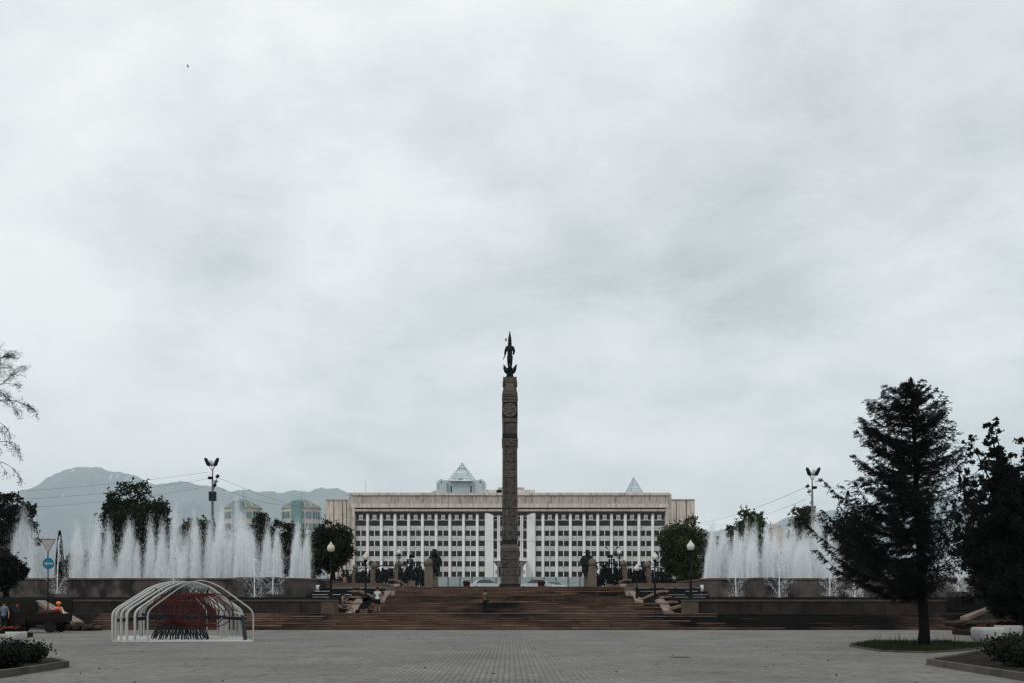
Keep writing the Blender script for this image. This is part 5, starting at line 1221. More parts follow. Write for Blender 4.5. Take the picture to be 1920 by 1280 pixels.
# ================================================================== PEOPLE
def ctx(**k): d = dict(skin=M['skin'],hair=M['hair'],shoe=M['shorts']); d.update(k); return d
p = T('person', 'person in white t-shirt and black shorts seen from behind, pushing the stroller on the landing', 'person', (X(708,66.5),66.5,1.0))
figure(p, stand(armL=((-.28,.10,1.18),(-.24,.36,1.06),(-.24,.42,1.05)), armR=((.25,-.02,1.16),(.29,.10,.95),(.29,.14,.88)), legL=((-.12,.04,.5),(-.13,-.02,.09),(-.13,.12,.04)), legR=((.10,.14,.5),(.12,.05,.10),(.12,.2,.05))), ctx(top=M['tshirt'],bottom=M['shorts'],topname='t_shirt',botname='shorts',shoe=M['tub']), legs='short', head_dir=(0,1,0), scale=1.0)
p = T('person', 'person in brown jacket and dark trousers climbing the middle of the stairs, seen from behind', 'person', (X(909.5,70.5),70.5,1.0))
figure(p, stand(armL=((-.25,.02,1.16),(-.31,.0,.92),(-.32,.0,.84)), armR=((.25,.02,1.16),(.31,.02,.90),(.33,.0,.80)), legL=((-.08,.06,.5),(-.07,0,.09),(-.07,.12,.04)), legR=((.08,.10,.5),(.07,.05,.09),(.07,.17,.04))), ctx(top=M['browncloth'],bottom=M['shorts'],topname='jacket',botname='trousers'), sleeves='long', head_dir=(0,1,0), scale=.93)
q = MB(); q.tube([(-.17,.14,1.42),(0,-.16,1.2),(.19,-.16,.98),(.22,.05,.95)], .012, 4); q.ball((.22,-.08,.92),.10,.05,.09,8,6); q.build('shoulder_bag', M['shorts'], p, world=False)
p = T('person', 'dark haired person in blue grey skirt and white shoes sitting with a phone', 'person', (X(643.5,68.6),68.6,1.02))
j = dict(pelvis=(0,0,.52),belly=(-.02,0,.68),chest=(-.04,0,.93),neck=(-.03,0,1.10),head=(0,-.02,1.22),shL=(-.08,.16,1.02),shR=(-.06,-.16,1.02),elL=(.08,.17,.80),wrL=(.26,.08,.95),haL=(.31,.05,.98),elR=(.08,-.18,.80),wrR=(.26,-.10,.95),haR=(.31,-.08,.98),
         hipL=(.05,.09,.50),knL=(.50,.08,.55),anL=(.70,.10,.13),toL=(.84,.10,.09),hipR=(.05,-.09,.50),knR=(.45,-.10,.50),anR=(.42,-.14,.06),toR=(.56,-.16,.02))
figure(p, j, ctx(top=M['shorts'],bottom=M['denim'],topname='dark_top',botname='skirt',shoe=M['shoe']), sleeves='none', legs='short', hair='long', head_dir=(1,-.2,-.1))
q = MB(); q.box(.30,.315,-.05,.05,.98,1.12); q.build('phone', M['black'], p, world=False)
p = T('person', 'worker with orange helmet and orange vest leaning behind the dark truck', 'person', (X(110,57.5),57.5,.0))
figure(p, stand(armL=((-.26,.02,1.2),(-.10,-.28,1.05),(-.05,-.32,1.0)), armR=((.30,-.05,1.16),(.50,-.25,1.02),(.56,-.3,.98))), ctx(top=M['stripe'],bottom=M['shorts'],topname='striped_shirt'), sleeves='long', hair='none', head_dir=(.6,-1,-.2), scale=.98)
q = MB(); q.ball((0,-.01,1.70),.13,.14,.11,14,8); q.lathe((.02,-.02,1.68),[(.16,0),(.17,.01),(.12,.02)],14); q.build('helmet', M['helmet'], p, True, world=False)
q = MB(); q.lathe((0,.0,.98),[(.23,0),(.235,.15),(.25,.38),(.20,.46),(.10,.50)],16,1,.92); q.build('safety_vest', M['orange'], p, True, world=False)
p = T('person', 'person in blue shirt with dark hair bending at the far left edge', 'person', (X(8,56),56,.0))
figure(p, stand(armL=((-.26,.02,1.16),(-.24,-.22,1.05),(-.24,-.27,1.02)), armR=((.27,-.02,1.15),(.30,-.1,.92),(.3,-.12,.85))), ctx(top=M['bluecloth'],bottom=M['shorts']), sleeves='short', head_dir=(.8,-.6,0), scale=1.0)
for px, lab, c in ((641,'distant person in dark clothes standing under the round tree behind the cascade','shorts'),(646,'distant person in pink top standing under the round tree behind the cascade','pink')):
    p = T('person', lab, 'person', (X(px,112),112,ZP)); figure(p, stand(), ctx(top=M[c],bottom=M['shorts']), head_dir=(0,-1,0), scale=1.02)
# stroller
D = 66.2; x = X(684,D); t = T('stroller', 'black baby stroller standing beside the rock wall', 'stroller', (x,D,1.0))
q = MB(); q.frame([(-.42,.30),(-.05,.28),(.32,.55),(.42,.95),(.28,1.08),(.02,1.02),(-.12,.75),(-.32,.50)][::-1], -.25, .25); q.build('seat_pod', M['shorts'], t, world=False)
q = MB(); q.lathe((0,0,-.25),[(.32,0),(.34,.02),(.34,.48),(.32,.5)],14); q.v=[(.15+a_*.9,c_,.92+max(b_,-.12)) for a_,b_,c_ in q.v]; q.build('canopy', M['shorts'], t, True, world=False)
q = MB()
for y_ in (-.25,.25): q.tube([(-.55,y_,.12),(-.1,y_,.5),(.45,y_,1.02),(.55,y_,1.08)], .015, 5); q.tube([(.35,y_,.12),(.05,y_,.6)], .015, 5)
q.tube([(.55,-.25,1.08),(.55,.25,1.08)], .018, 5); q.build('frame', M['black'], t, world=False)
for x_ in (-.5,.35):
    for y_ in (-.26,.26):
        q = MB(); q.lathe((0,0,-.02),[(.06,0),(.12,0),(.13,.02),(.12,.04),(.06,.04)],14); q.v=[(x_+a_,y_+c_,.13+b_) for a_,b_,c_ in q.v]; q.build('wheel', M['tyre'], t, world=False)

# ================================================================== ROAD SIGN, TRUCK
D = 59; x = X(90,D); t = T('road_sign', 'give way triangle above a round blue arrow sign on one pole', 'road sign', (x,D,0))
q = MB(); q.tube([(x,D,0),(x,D,Z(1008,D))], .035, 8); q.build('pole', M['black'], t)
def tri(s_, yy, th): 
    c = Vector((X(91.5,D),yy,Z(1021,D))); w_=.46*s_
    return [(c.x-w_,c.z+.36*s_),(c.x,c.z-.46*s_+ (0)),(c.x+w_,c.z+.36*s_)], yy, yy+th
a,b,c_ = tri(1.0,D-.10,.03); q = MB(); q.frame(a[::1], b, c_); pl_ = q.build('give_way_plate', M['signred'], t)
a,b,c_ = tri(.86,D-.106,.005); q = MB(); q.frame(a, b, c_); f_=q.build('white_field', M['signwhite'], pl_)
q = MB(); q.lathe((0,0,0),[(.34,0),(.34,.03)],28); q.v=[(X(92,D)+a_,D-.10+c_,Z(1055.5,D)+b_) for a_,b_,c_ in q.v]; pl_ = q.build('round_blue_plate', M['signblue'], t)
q = MB(); cx_, cz_ = X(92,D), Z(1055.5,D)
q.frame([(cx_-.26,cz_),(cx_-.08,cz_-.12),(cx_-.08,cz_-.045),(cx_+.27,cz_-.045),(cx_+.27,cz_+.045),(cx_-.08,cz_+.045),(cx_-.08,cz_+.12)], D-.107, D-.101); q.build('white_arrow', M['signwhite'], pl_)
# utility truck
D = 57.0; t = T('utility_truck', 'small dark red flatbed truck parked at the left end of the stairs', 'truck', (X(70,D),D,0))
x0, x1 = X(20,D), X(124,D); xc = X(62,D)
q = MB(); q.box(xc,x1,D-.8,D+.75,.62,.74); q.build('cargo_floor', M['truck'], t)
for (a,b,c_,d_,n_) in ((xc+.05,x1,D-.85,D-.80,'side_board'),(xc+.05,x1,D+.75,D+.80,'side_board'),(x1-.05,x1,D-.798,D+.748,'tail_board')):
    q = MB(); q.box(a,b,c_,d_,.742,1.08); q.build(n_, M['truck'], t)
q = MB(); q.side([(D-.8,.45),(D+.8,.45),(D+.8,1.15),(D+.72,1.72),(D-.72,1.72),(D-.8,1.15)], x0, xc-.05); cb = q.build('cab', M['truck'], t)
q = MB(); q.box(x0+.25,xc-.3,D-.83,D-.79,1.15,1.6); q.build('side_window', M['glass'], cb)
for xx in (x0+.45, x1-.6):
    for yy in (D-.78,D+.58):
        q = MB(); q.lathe((0,0,0),[(.18,0),(.34,0),(.36,.04),(.36,.16),(.34,.2),(.18,.2)],18); q.v=[(xx+a_,yy+c_,.36+b_) for a_,b_,c_ in q.v]; q.build('wheel', M['tyre'], t)
q = MB(); q.box(X(45,D),X(47.5,D),D-.86,D-.84,1.45,1.62); q.build('marker_light', M['trucklight'], t)
q = MB(); q.box(x0,x1,D-.6,D-.4,.45,.6); q.box(x0,x1,D+.35,D+.55,.45,.6); q.build('chassis', M['black'], t)
q = MB(); q.tube([(xc+.1,D,1.05),(xc+1.6,D-.3,1.22),(x1-.3,D-.2,1.1)],.12,7); q.ball((xc+.7,D,1.1),.45,.5,.22,10,6); q.build('load', M['tub'], t, True)

# ================================================================== PLANTERS
def poly_kerb(pts, z, w_, label, name='planter_kerb', cat='kerb', lg=1.0, closed=True):
    t = T(name, label, cat, (pts[0][0],pts[0][1],0)); n=len(pts)
    for i in range(n if closed else n-1): wallrun(t, 'kerb', 'kerb_stone', pts[i], pts[(i+1)%n], -.01, z, w_, lg, 1, .012)
    return t
def P2(px, D): return (X(px,D),D)
rp = [P2(1737,26.3),(X(1925,20.6),20.6),(17.5,16.5),(22,30),(X(1874,34.5),34.5)]
k = poly_kerb(rp, .17, .14, 'grey concrete kerb of the right rose bed')
q = MB(); q.add([(a,b,.10) for a,b in rp],[tuple(range(len(rp)))]); q.build('soil', M['soil'], k)
lp = [(X(-10,21.3),21.3),P2(130,25.3),P2(112,26.8),(-19,31),(-19,18)]
k = poly_kerb(lp, .17, .14, 'grey concrete kerb of the left rose bed')
q = MB(); q.add([(a,b,.10) for a,b in lp],[tuple(range(len(lp)))]); q.build('soil', M['soil'], k)
tp = [P2(1592,37.6),P2(1650,33.6),P2(1735,32.5),P2(1800,33.8),P2(1856,36.5),P2(1850,40.8),P2(1640,41.5)]
k = poly_kerb(tp, .07, .10, 'low worn kerb round the grass patch under the spruce')
q = MB(); q.add([(a,b,.05) for a,b in tp],[tuple(range(len(tp)))]); q.build('soil', M['soil'], k)
# grass tufts
def inpoly(x, y, P_):
    c = False; n = len(P_)
    for i in range(n):
        x0,y0=P_[i]; x1_,y1_=P_[(i+1)%n]
        if (y0>y)!=(y1_>y) and x < (x1_-x0)*(y-y0)/(y1_-y0)+x0: c = not c
    return c
def cards(cen, w_, h_, dirs, m, name, parent, leafshape=True):
    n = len(cen); d = dirs/(np.linalg.norm(dirs,axis=1,keepdims=True)+1e-9)
    a = rs.normal(size=(n,3)); a -= (a*d).sum(1,keepdims=True)*d; a /= np.linalg.norm(a,axis=1,keepdims=True)+1e-9
    w_ = np.broadcast_to(w_, (n,))[:,None]; h_ = np.broadcast_to(h_, (n,))[:,None]
    V = np.stack([cen-d*h_*.5, cen+a*w_*.5, cen+d*h_*.5, cen-a*w_*.5],1).reshape(-1,3) - np.array(worldloc(parent) if parent else (0,0,0))[None]
    return link(name, npmesh(name, V, np.arange(n*4).reshape(-1,4), m), parent)
pts=[]
while len(pts) < 9000:
    x, y = rnd.uniform(11,18), rnd.uniform(32.5,41.5)
    if inpoly(x,y,tp): pts.append((x,y))
pts = np.array(pts); n=len(pts); hgt = rs.uniform(.05,.17,n)*(1+ (rs.rand(n)<.012)*2.2)
o = cards(np.column_stack([pts,.05+hgt*.45]), .018, hgt, np.stack([rs.normal(size=n)*.3,rs.normal(size=n)*.3,np.ones(n)],1), M['grass'], 'grass', None); stuff(o, 'ragged grass round the foot of the spruce')
def bush(c, r, h, label, seed, nl, flowers, fm, leafm=M['rose'], sz=.07, grp='rose bushes in the beds', fsize=.05):
    t = T('rose_bush', label, 'bush', (c[0],c[1],.1), grp); q = MB(); tips=[]
    rr_ = random.Random(seed)
    for i in range(22):
        a_ = rr_.uniform(0,6.28); l_ = rr_.uniform(.4,1)*r; tip = Vector((c[0]+l_*math.cos(a_),c[1]+l_*math.sin(a_),.1+h*rr_.uniform(.6,1.05)*(1-.35*l_/r)))
        q.tube([(c[0]+.1*math.cos(a_),c[1]+.1*math.sin(a_),.08), (c[0]+l_*.45*math.cos(a_),c[1]+l_*.45*math.sin(a_),.1+h*.5), tip], [.012,.009,.005], 4); tips.append(tip)
    q.build('stems', M['bark'], t)
    T_ = np.array(tips); k = rs.randint(0,len(tips),nl); u_ = rs.rand(nl)**.6
    base = np.array([c[0],c[1],.12]); cen = base+(T_[k]-base)*u_[:,None] + rs.normal(size=(nl,3))*np.array([.13,.13,.09])*r/.7
    cen[:,2] = np.maximum(cen[:,2],.12)
    cards(cen, sz*rs.uniform(.6,1.1,nl), sz*1.3*rs.uniform(.7,1.2,nl), rs.normal(size=(nl,3))+np.array([0,0,.3]), leafm, 'foliage', t)
    for i in range(flowers):
        tp_ = rr_.choice(tips)+Vector((rr_.uniform(-.1,.1),rr_.uniform(-.15,.05),rr_.uniform(-.1,.06))); q = MB()
        for a_ in range(6): q.ball(tp_+Vector((math.cos(a_)*fsize*.4,math.sin(a_)*fsize*.4,(a_%2)*.01)), fsize*.5,fsize*.5,fsize*.42,6,4)
        q.build('flower', fm, t)
bush((X(1896,26.5),26.5),.80,.85,'dark rose bush with red roses before the white bowls at the right edge',1,3200,7,M['redflower'])
bush((X(1925,24),24),.8,.75,'rose bush at the very right edge of the frame',2,2600,4,M['redflower'])
bush((X(1960,28.5),28.5),.8,.8,'rose bush just outside the right edge',8,1500,2,M['redflower'])
bush((X(44,25.6),25.6),.60,.62,'dark rose bush at the end of the left bed',3,2800,1,M['redflower'])
bush((X(6,23.6),23.6),.65,.62,'dark rose bush with red flower at the left edge',4,2800,4,M['redflower'])
bush((X(-35,24),24),.8,.8,'rose bush just outside the left edge',9,1500,2,M['redflower'])
def bowl(px, D, wpx, hpx, label):
    x = X(px,D); r = wpx*D/F/2; h = hpx*D/F; t = T('bowl_planter', label, 'planter', (x,D,0), 'white concrete bowl planters')
    q = MB(); q.lathe((x,D,0), [(r*.55,0),(r*.66,h*.08),(r*.86,h*.32),(r*.985,h*.62),(r*1.0,h*.86),(r*.965,h*.97),(r*.9,h),(r*.84,h*.95),(r*.82,h*.8)], 32); q.build('bowl', M['bowl'], t, True)
    q = MB(); q.lathe((x,D,0), [(r*.84,h*.86),(r*.5,h*.9),(r*.1,h*.9)], 20); q.build('soil', M['soil'], t)
    return x, D, r, h, t
def marigolds(x, D, r, z, t, n, hh, rx=1):
    nl = n*60; a = rs.rand(nl)*6.283; q_ = np.sqrt(rs.rand(nl))*r
    cen = np.stack([x+q_*np.cos(a)*rx, D+q_*np.sin(a), z+rs.rand(nl)*hh],1)
    cards(cen, .05, .08, rs.normal(size=(nl,3)), M['leafdark'], 'foliage', t)
    for i in range(n):
        a = rnd.uniform(0,6.28); q_ = math.sqrt(rnd.random())*r; q = MB(); c = (x+q_*math.cos(a)*rx, D+q_*math.sin(a), z+hh*rnd.uniform(.8,1.15))
        for k in range(5): q.ball((c[0]+rnd.uniform(-.03,.03),c[1]+rnd.uniform(-.03,.03),c[2]+rnd.uniform(-.01,.01)), .028,.028,.02,6,4)
        q.build('flower', M['orangeflower'], t)
b1 = bowl(1852,38.8,59,34,'nearest white bowl planter, left end of the right row'); marigolds(b1[0],b1[1],b1[2]*.7,b1[3]*.85,b1[4],6,.06)
b2 = bowl(1891,43.5,50,30,'second white bowl planter, partly behind the nearest one'); marigolds(b2[0],b2[1],b2[2]*.85,b2[3]*.9,b2[4],26,.22)
b3 = bowl(1928,46.5,48,29,'third white bowl planter cut by the right edge'); marigolds(b3[0],b3[1],b3[2]*.85,b3[3]*.9,b3[4],22,.25)
b4 = bowl(28,40,42,24,'white bowl planter with orange flowers behind the left rose bush'); marigolds(b4[0],b4[1],b4[2]*.8,b4[3]*.9,b4[4],14,.2)
b5 = bowl(-8,36,40,28,'white bowl planter cut by the left edge'); marigolds(b5[0],b5[1],b5[2]*.8,b5[3]*.9,b5[4],10,.2)
t = T('flower_bed', 'bed of orange flowers behind the right white bowls', 'flower bed', (X(1890,50),50,0)); q = MB(); q.box(X(1835,50),X(1990,50),49,53,0,.25); q.build('raised_soil', M['soil'], t); marigolds(X(1890,50.6),50.6,1.5,.25,t,46,.28)
t = T('flower_bed', 'bed of orange flowers near the dark truck at left', 'flower bed', (X(14,47),47,0)); q = MB(); q.box(X(-60,47),X(24,47),46,49,0,.2); q.build('raised_soil', M['soil'], t); marigolds(X(12,47.3),47.3,.8,.2,t,24,.3)
# drain cover
D = 30; t = T('drain_cover', 'weathered metal drain cover lying in the grey paving', 'drain cover', (X(1275,D),D,.004))
q = MB(); q.box(X(1257,D),X(1293,D),D-.35,D+.35,-.01,.012); q.build('plate', M['kerb'], t)
q = MB(); q.box(X(1262,D),X(1288,D),D-.28,D-.25,.0125,.018); q.box(X(1262,D),X(1288,D),D+.2,D+.23,.0125,.018); q.build('rim', M['black'], t)
# fallen leaves
n = 160; yy = rs.uniform(20,58,n); xx = (rs.rand(n)-.5)*yy*1.0; o = cards(np.stack([xx,yy,np.full(n,.012)],1), .05, .07, np.stack([rs.normal(size=n),rs.normal(size=n),rs.normal(size=n)*.1],1), M['tub'], 'fallen_leaves', None); stuff(o,'scattered dry leaves on the paving')

# ================================================================== TREES
def crown_cards(blobs, n, size, m, parent, shell=.55):
    """leaf clumps: blobs = list of (center, radius)"""
    B = np.array([(*c,r) for c,r in blobs]); wgt = B[:,3]**1.7; k = rs.choice(len(B), n, p=wgt/wgt.sum())
    d = rs.normal(size=(n,3)); d /= np.linalg.norm(d,axis=1,keepdims=True)
    q_ = (shell+(1-shell)*rs.rand(n))**1*B[k,3]*(1+rs.normal(size=n)*.10)
    cen = B[k,:3] + d*q_[:,None]*np.array([1,1,.8])
    nsp = 7*len(B); sd = rs.normal(size=(nsp,3))+np.array([0,0,.35]); sd /= np.linalg.norm(sd,axis=1,keepdims=True)   # leafy sprigs poking out of the clumps
    isp = rs.rand(n) < .30; ks = rs.randint(0,nsp,n); kb = ks % len(B)
    ext = (.55+.95*rs.rand(n)); cs = B[kb,:3] + sd[ks]*(ext*B[kb,3])[:,None] + rs.normal(size=(n,3))*(B[kb,3]*.10)[:,None]
    cen = np.where(isp[:,None], cs, cen)
    dirs = d*.6 + rs.normal(size=(n,3))*.7
    s_ = size*rs.uniform(.55,1.2,n)*np.where(isp,.8,1)
    return cards(cen, s_*.8, s_*1.3, dirs, m, 'crown', parent)
def tree(px, ytop, hwpx, ybot, D, zg, label, seed, m='leaf', n=9000, size=.24, trunk=.22, name='broadleaf_tree', grp=None, nb=46, squash=1.0):
    r_ = random.Random(seed); x = X(px,D); zt = Z(ytop,D); zb = Z(ybot,D); rx = hwpx*D/F; rz = (zt-zb)/2; zc = (zt+zb)/2
    t = T(name, label, 'tree', (x,D,zg), grp)
    blobs = []; 
    for i in range(nb):
        a = r_.uniform(0,6.283); ph = math.acos(r_.uniform(-1,1)); s_ = r_.uniform(.5,1.0)
        zf = math.cos(ph)*s_; hfac = 1.0 if zf > 0 else 1.0
        rad = math.sqrt(max(0,1-abs(zf)**2.2))*(.25+.6*math.sqrt(r_.random()))
        c = (x+rx*rad*math.cos(a), D+rx*rad*math.sin(a), zc+rz*zf*.84)
        blobs.append((c, rx*r_.uniform(.20,.34)))
    blobs += [((x+rx*q1,D,zc+rz*q2),rx*q3) for q1,q2,q3 in ((0,0,.55),(-.3,.1,.45),(.3,.05,.45),(0,.42,.42),(-.28,-.4,.45),(.28,-.4,.45),(0,-.6,.45),(-.2,.35,.35),(.22,.3,.35))]
    q = MB(); q.tube([(x,D,zg-.1),(x+.05,D,zg+(zb-zg)*.6),(x-.05,D,zb+rz*.3),(x,D,zc+rz*.4)], [trunk*1.25,trunk,trunk*.75,trunk*.3], 9); q.build('trunk', M['bark'], t, True)
    q = MB()
    for c, br in blobs[:18]:
        st_ = Vector((x,D,zb+rz*r_.uniform(-.1,.7))); c = Vector(c); q.tube([st_, st_.lerp(c,.5)+Vector((0,0,.2)), c], [trunk*.4,trunk*.22,.02], 5)
    q.build('limbs', M['bark'], t, True)
    crown_cards(blobs, n, size, M[m], t)
    return t
G2 = 'trees behind the fountains'
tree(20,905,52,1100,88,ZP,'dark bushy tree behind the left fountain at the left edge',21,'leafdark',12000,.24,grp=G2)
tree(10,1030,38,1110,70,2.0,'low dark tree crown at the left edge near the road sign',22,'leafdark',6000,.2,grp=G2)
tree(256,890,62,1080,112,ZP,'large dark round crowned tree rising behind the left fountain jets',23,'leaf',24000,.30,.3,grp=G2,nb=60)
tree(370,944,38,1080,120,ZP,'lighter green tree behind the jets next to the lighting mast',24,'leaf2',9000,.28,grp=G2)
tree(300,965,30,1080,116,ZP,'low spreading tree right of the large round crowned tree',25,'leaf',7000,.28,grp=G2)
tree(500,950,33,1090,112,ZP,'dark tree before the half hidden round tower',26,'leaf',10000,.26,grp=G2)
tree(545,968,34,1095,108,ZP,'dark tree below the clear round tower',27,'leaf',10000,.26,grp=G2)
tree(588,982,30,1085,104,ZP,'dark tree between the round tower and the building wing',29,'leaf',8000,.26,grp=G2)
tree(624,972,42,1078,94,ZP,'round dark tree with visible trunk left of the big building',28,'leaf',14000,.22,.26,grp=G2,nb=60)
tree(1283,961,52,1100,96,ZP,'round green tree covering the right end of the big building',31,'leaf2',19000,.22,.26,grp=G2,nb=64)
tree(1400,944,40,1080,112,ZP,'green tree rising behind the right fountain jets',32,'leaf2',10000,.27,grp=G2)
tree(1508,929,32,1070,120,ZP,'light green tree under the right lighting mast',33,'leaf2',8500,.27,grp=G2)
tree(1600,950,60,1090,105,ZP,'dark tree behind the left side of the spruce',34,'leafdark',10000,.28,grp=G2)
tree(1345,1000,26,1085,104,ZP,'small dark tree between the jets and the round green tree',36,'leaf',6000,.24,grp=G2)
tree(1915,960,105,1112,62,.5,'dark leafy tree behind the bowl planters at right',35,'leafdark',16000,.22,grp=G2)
# far belt of trees behind the fountains: copies of two prototypes
pa = tree(150,1035,34,1090,170,ZP,'far green tree behind the left fountain, first from the left',41,'leaf',5000,.5,grp='far row of trees')
pb_ = tree(190,1022,30,1090,175,ZP,'far green tree behind the left fountain, second from the left',42,'leafdark',5000,.5,grp='far row of trees')
i = 0
ords = ['third','fourth','fifth','sixth','seventh','eighth','ninth','tenth']
for px in (110,230,285,335,420,455,575): dup(pa if i%2 else pb_, (X(px,172),172+rnd.uniform(-6,6),ZP-rnd.uniform(0,.8)), 'far tree behind the left fountain, %s of the far row' % ords[i], rz=rnd.uniform(0,6), scale=rnd.uniform(.85,1.2)); i += 1
i = 0
for px in (1330,1372,1420,1468,1560,1640,1720,1790): dup(pb_ if i%2 else pa, (X(px,172),172+rnd.uniform(-6,6),ZP-rnd.uniform(0,.8)), 'far tree behind the right fountain, %s of its far row' % (['first','second']+ords)[i], rz=rnd.uniform(0,6), scale=rnd.uniform(.85,1.2)); i += 1
# slim cypress
D=100; x=X(112,D); t = T('cypress_tree','slim dark cypress behind the road sign','tree',(x,D,ZP)); q=MB(); q.tube([(x,D,ZP),(x,D,Z(1000,D))],[.12,.02],6); q.build('trunk',M['bark'],t)
n=3500; u_=rs.rand(n); a=rs.rand(n)*6.28; r0=(.55*(1-u_)**.7+.04)*(.6+.4*rs.rand(n)); cards(np.stack([x+r0*np.cos(a),D+r0*np.sin(a),ZP+.3+u_*(Z(995,D)-ZP-.3)],1), .12,.28, np.stack([rs.normal(size=n)*.3,rs.normal(size=n)*.3,np.ones(n)],1), M['leafdark'],'crown',t)
# low hedge behind the cascade, right
for px0, px1, lab in ((1240,1325,'dark clipped hedge under the round green tree'),(590,640,'dark clipped hedge at the foot of the left round tree')):
    D=99; x0,x1=X(px0,D),X(px1,D); t=T('hedge',lab,'hedge',((x0+x1)/2,D,ZP)); q=MB(); q.box(x0+.1,x1-.1,D-.3,D+.3,ZP,ZP+.75); q.build('branch_mass',M['bark'],t)
    n=2600; cards(np.stack([rs.uniform(x0,x1,n),D+rs.uniform(-.45,.45,n),ZP+rs.rand(n)*1.0],1), .12,.16, rs.normal(size=(n,3)), M['leafdark'],'foliage',t)

# ---- spruce
def spruce():
    D = 36.0; zg = 0.0; xb = X(1732,D); base = Vector((xb,D,0)); topx = X(1708,D); zt = Z(712,D)
    t = T('spruce_tree', 'tall dark spruce with bare lower trunk in the grass patch', 'tree', (xb,D,0))
    def tx(z): return xb + (topx-xb)*min(1,max(0,(z-1.0)/(zt-1.0)))
    q = MB(); zz_ = np.linspace(0,zt,16); q.tube([(tx(z)+.02*math.sin(z*2),D,z-.02) for z in zz_], [max(.02,.20*(1-(z/zt))**.75+ (.04 if z<.3 else 0)) for z in zz_], 12); q.build('trunk', M['bark'], t, True)
    ypx = [712,725,740,760,800,830,865,900,930,946,980,1020,1060,1090,1112]
    le = [2,14,42,52,80,92,106,108,110,160,186,194,190,180,120]; re = [2,8,34,52,74,88,98,108,112,112,116,112,90,50,22]
    zs = [Z(y,D) for y in ypx]
    br = MB(); C_=[]; W_=[]; H_=[]; DI=[]
    r_ = random.Random(5); z = Z(1112,D); nbr=0
    while z < zt-.05:
        f = (z)/zt
        Lx = np.interp(z, zs[::-1], le[::-1])*D/F; Rx = np.interp(z, zs[::-1], re[::-1])*D/F
        k = 8 if z<5 else 7
        for i in range(k):
            a = r_.uniform(0,6.283); cx = math.cos(a)
            ext = (Rx if cx>0 else Lx); mid = (Lx+Rx)/2*.9
            ln = (abs(cx)*ext + (1-abs(cx))*mid)*r_.choice((.6,.75,.9,1.0,1.12))*r_.uniform(.92,1.05); 
            if ln < .1: ln=.1
            d = Vector((math.cos(a),math.sin(a),0)); rise = .25*f+.05
            P0 = Vector((tx(z),D,z)); m = 7; pts=[]
            for j in range(m+1):
                u_ = j/m; pts.append(P0 + d*ln*u_ + Vector((0,0, ln*(rise*u_ - .34*u_*(1-u_)*(1.2-f)*1.6 + (.22*u_**3)) + r_.uniform(-.03,.03)*u_)))
            br.tube(pts, [max(.006,(.035*(1-f*.6))*(1-.85*j/m)) for j in range(m+1)], 5); nbr+=1
            right = cx > -.25; low = z < Z(945,D)
            sparse = .36 if (right and low) else (.62 if (cx>.15 and z<Z(760,D)) else 1.0)
            nt = int((8+ln*(25 if z<4.2 and cx<.1 else 20))*sparse)
            side = Vector((-d.y,d.x,0))
            for q_ in range(nt):
                u_ = (r_.random()**.7); 
                if u_ < .12: continue
                jj = min(m-1,int(u_*m)); p = pts[jj].lerp(pts[jj+1], u_*m-jj)
                sl = r_.choice((-1,1)); tl = (.14+.42*(1-u_*.6)*min(1,ln/1.5))*r_.uniform(.5,1.1)*min(1,.3+ln*.9)
                hang = r_.uniform(-.25,.55) if not (right and low) else r_.uniform(.7,1.6)
                td = (side*sl*r_.uniform(.3,1)+d*r_.uniform(.2,.8)+Vector((0,0,-hang))).normalized()
                e = p+td*tl
                if r_.random()<.35: br.tube([p,e], [.006,.003], 3)
                nn = int(tl*(52 if sparse>=1 else 34))+3
                for s_ in range(nn):
                    w_ = r_.random(); c = p.lerp(e,w_); C_.append((c.x+r_.gauss(0,.022),c.y+r_.gauss(0,.022),c.z+r_.gauss(0,.022)))
                    DI.append((td.x+r_.gauss(0,.55),td.y+r_.gauss(0,.55),td.z+r_.gauss(0,.55)))
        z += r_.uniform(.20,.30) if z < 6 else r_.uniform(.15,.22)
    for i in range(420):                       # leader at the very top
        w_ = r_.random(); zz1 = zt-.75+.85*w_; sp_ = .17*(1-w_)+.015
        C_.append((tx(zz1)+r_.gauss(0,sp_), D+r_.gauss(0,sp_), zz1)); DI.append((r_.gauss(0,.6),r_.gauss(0,.6),1))
    br.build('branches', M['bark'], t)
    C_=np.array(C_); n=len(C_); print('spruce cards', n, 'branches', nbr)
    cards(C_, rs.uniform(.015,.034,n), rs.uniform(.08,.17,n), np.array(DI), M['needle'], 'needles', t)
spruce()
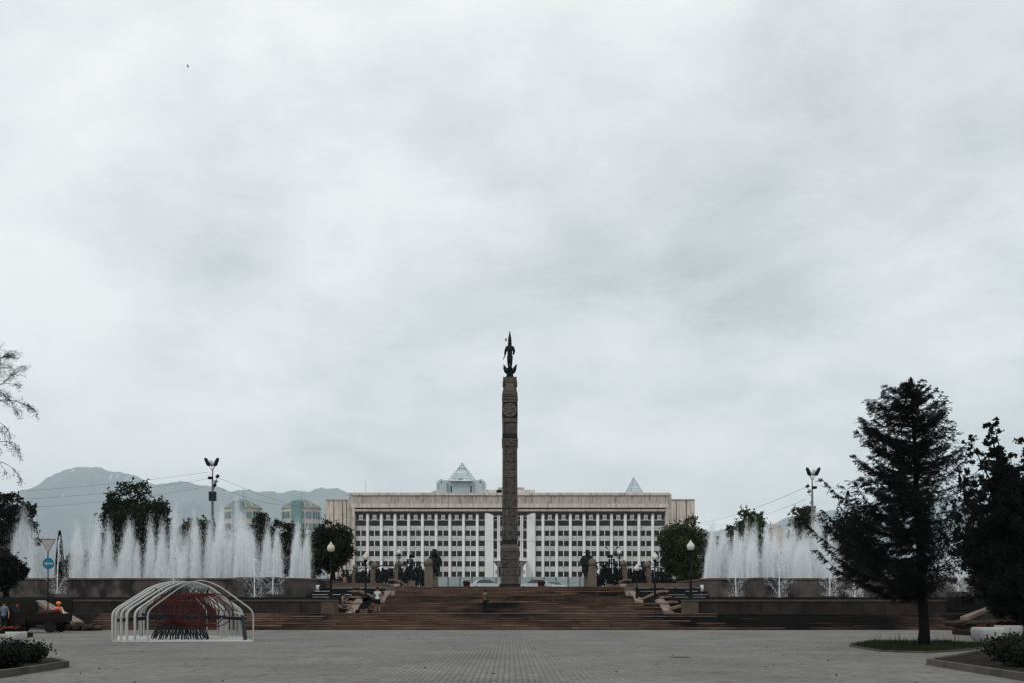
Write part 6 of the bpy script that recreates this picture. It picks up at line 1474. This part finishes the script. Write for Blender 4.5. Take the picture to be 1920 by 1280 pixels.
# ---- big tree at the right edge: ascending leafy limbs
def limbtree(px, D, zg, limbs, label, seed, m, n_per, size, trunk_r, name='leafy_tree'):
    r_ = random.Random(seed); x = X(px,D); t = T(name, label, 'tree', (x,D,zg)); q = MB(); C_=[]
    zt = max(Z(l[1],D) for l in limbs)
    q.tube([(x,D,zg-.1),(x+.1,D,zg+(zt-zg)*.3),(x-.1,D,zg+(zt-zg)*.6),(x,D,zg+(zt-zg)*.8)], [trunk_r,trunk_r*.8,trunk_r*.5,.05], 9)
    for (lx,ly,w_) in limbs:
        tip = Vector((X(lx,D),D+r_.uniform(-2,2),Z(ly,D))); st_ = Vector((x,D,zg+(tip.z-zg)*r_.uniform(.3,.55)))
        md = st_.lerp(tip,.5)+Vector((0,0,-.25)); q.tube([st_,md,tip], [trunk_r*.3,trunk_r*.2,.01], 5)
        for s_ in range(9):
            u_ = .25+.75*s_/8; p = st_.lerp(tip,u_)+Vector((0,0,-.25*math.sin(u_*3.14))); rr_ = w_*D/F*(1.15-u_)*.9+.10
            for k in range(5):
                c = p+Vector((r_.gauss(0,1),r_.gauss(0,1),r_.gauss(0,.8)))*rr_*.72; C_.append((tuple(c), rr_*.45))
    q.build('trunk', M['bark'], t, True); crown_cards(C_, n_per*len(limbs), size, M[m], t, .2); return t
limbtree(1925,44,0,[(1842,800,30),(1820,842,26),(1860,815,30),(1893,787,22),(1915,800,30),(1950,780,40),(1990,800,40),(1832,880,34),(1806,905,20),(1870,860,50),(1915,850,50),(1960,860,60),(1822,940,30),(1850,930,50),(1900,920,60),(1826,990,34),(1860,990,50),(1905,990,60),(1840,1040,40),(1880,1050,50),(1920,1040,60),(1905,1078,45),(1800,1000,18),(1808,1030,20),(1815,940,22),(2010,900,70),(2020,1000,70),(1960,960,60),(1812,965,22),(1852,1075,34)],
         'tall dark leafy tree filling the right edge of the frame', 51, 'leafdark', 4200, .13, .3)
# ---- sparse weeping branches at the left edge
def sparse_tree():
    D = 34.0; x = X(-95,D); t = T('weeping_tree', 'sparse tree with thin drooping twigs reaching in at the left edge', 'tree', (x,D,0)); q = MB(); r_ = random.Random(9)
    q.tube([(x,D,0),(x+.1,D,3),(x,D,6),(x+.2,D,8.5)], [.28,.22,.15,.05], 10)
    C_=[]; DI=[]
    def twig(p, d, ln, r0, depth, droop):
        pts=[p]; m=6
        for j in range(m):
            d = (d+Vector((r_.gauss(0,.10),r_.gauss(0,.10),r_.gauss(0,.06)-droop*.16))).normalized(); pts.append(pts[-1]+d*ln/m)
        q.tube(pts, [max(.0035,r0*(1-.8*j/m)) for j in range(m+1)], 4)
        if depth>0:
            for k in range(6 if depth>1 else 5):
                j = r_.randint(1,m); dd=(d+Vector((r_.gauss(0,.6),r_.gauss(0,.6),r_.gauss(0,.35)))).normalized(); twig(pts[j], dd, ln*r_.uniform(.35,.6), r0*.5, depth-1, droop*1.1)
        if depth<=1:
            for k in range(16 if droop<1 else 7):
                j=r_.randint(1,m); c=pts[j]+Vector((r_.gauss(0,.05),r_.gauss(0,.05),r_.gauss(0,.05)))
                C_.append(tuple(c)); DI.append((r_.gauss(0,1),r_.gauss(0,1),r_.gauss(0,1)))
    for (sy,tx_,ty,dr) in ((790,55,700,.2),(760,40,672,.1),(770,64,735,.3),(740,15,660,0),(800,30,720,.5),(800,10,690,.3),(880,40,800,1.3),(860,20,780,1.1),(900,42,840,1.5),(880,10,830,1.3),(850,36,760,1.6)):
        p = Vector((x+.1,D,Z(sy,D))); e = Vector((X(tx_-26,D),D+r_.uniform(-.6,.6),Z(ty,D))); d=(e-p); mid = p.lerp(e,.5)+Vector((0,0,.25)); q.tube([p,mid,p.lerp(e,.6)],[.05,.035,.022],6)
        twig(p.lerp(e,.6), d.normalized(), d.length*.42, .018, 2, dr)
    q.build('branches', M['bark'], t); C_=np.array(C_); n=len(C_)
    cards(C_, .028, .045, np.array(DI), M['leaf'], 'leaves', t)
sparse_tree()
# birds
for (px,py,D,lab) in ((948.5,638.5,100,'tiny bird flying beside the helmet of the bronze warrior'),(352.5,126,120,'tiny bird high in the cloudy sky above the fountain')):
    c = W(px,py,D); o = MB(); s_=.10; o.ball(c,.16,.06,.05,7,5); o.add([c+Vector((-.05,0,.02)),c+Vector((.05,0,.02)),c+Vector((.1,.3,.14)),c+Vector((-.02,.3,.14))],[(0,1,2,3)]); o.add([c+Vector((-.05,0,.02)),c+Vector((.05,0,.02)),c+Vector((.1,-.3,.14)),c+Vector((-.02,-.3,.14))],[(3,2,1,0)])
    o = o.build('bird', M['slate']); tag(o, lab, 'bird', 'birds in the air')
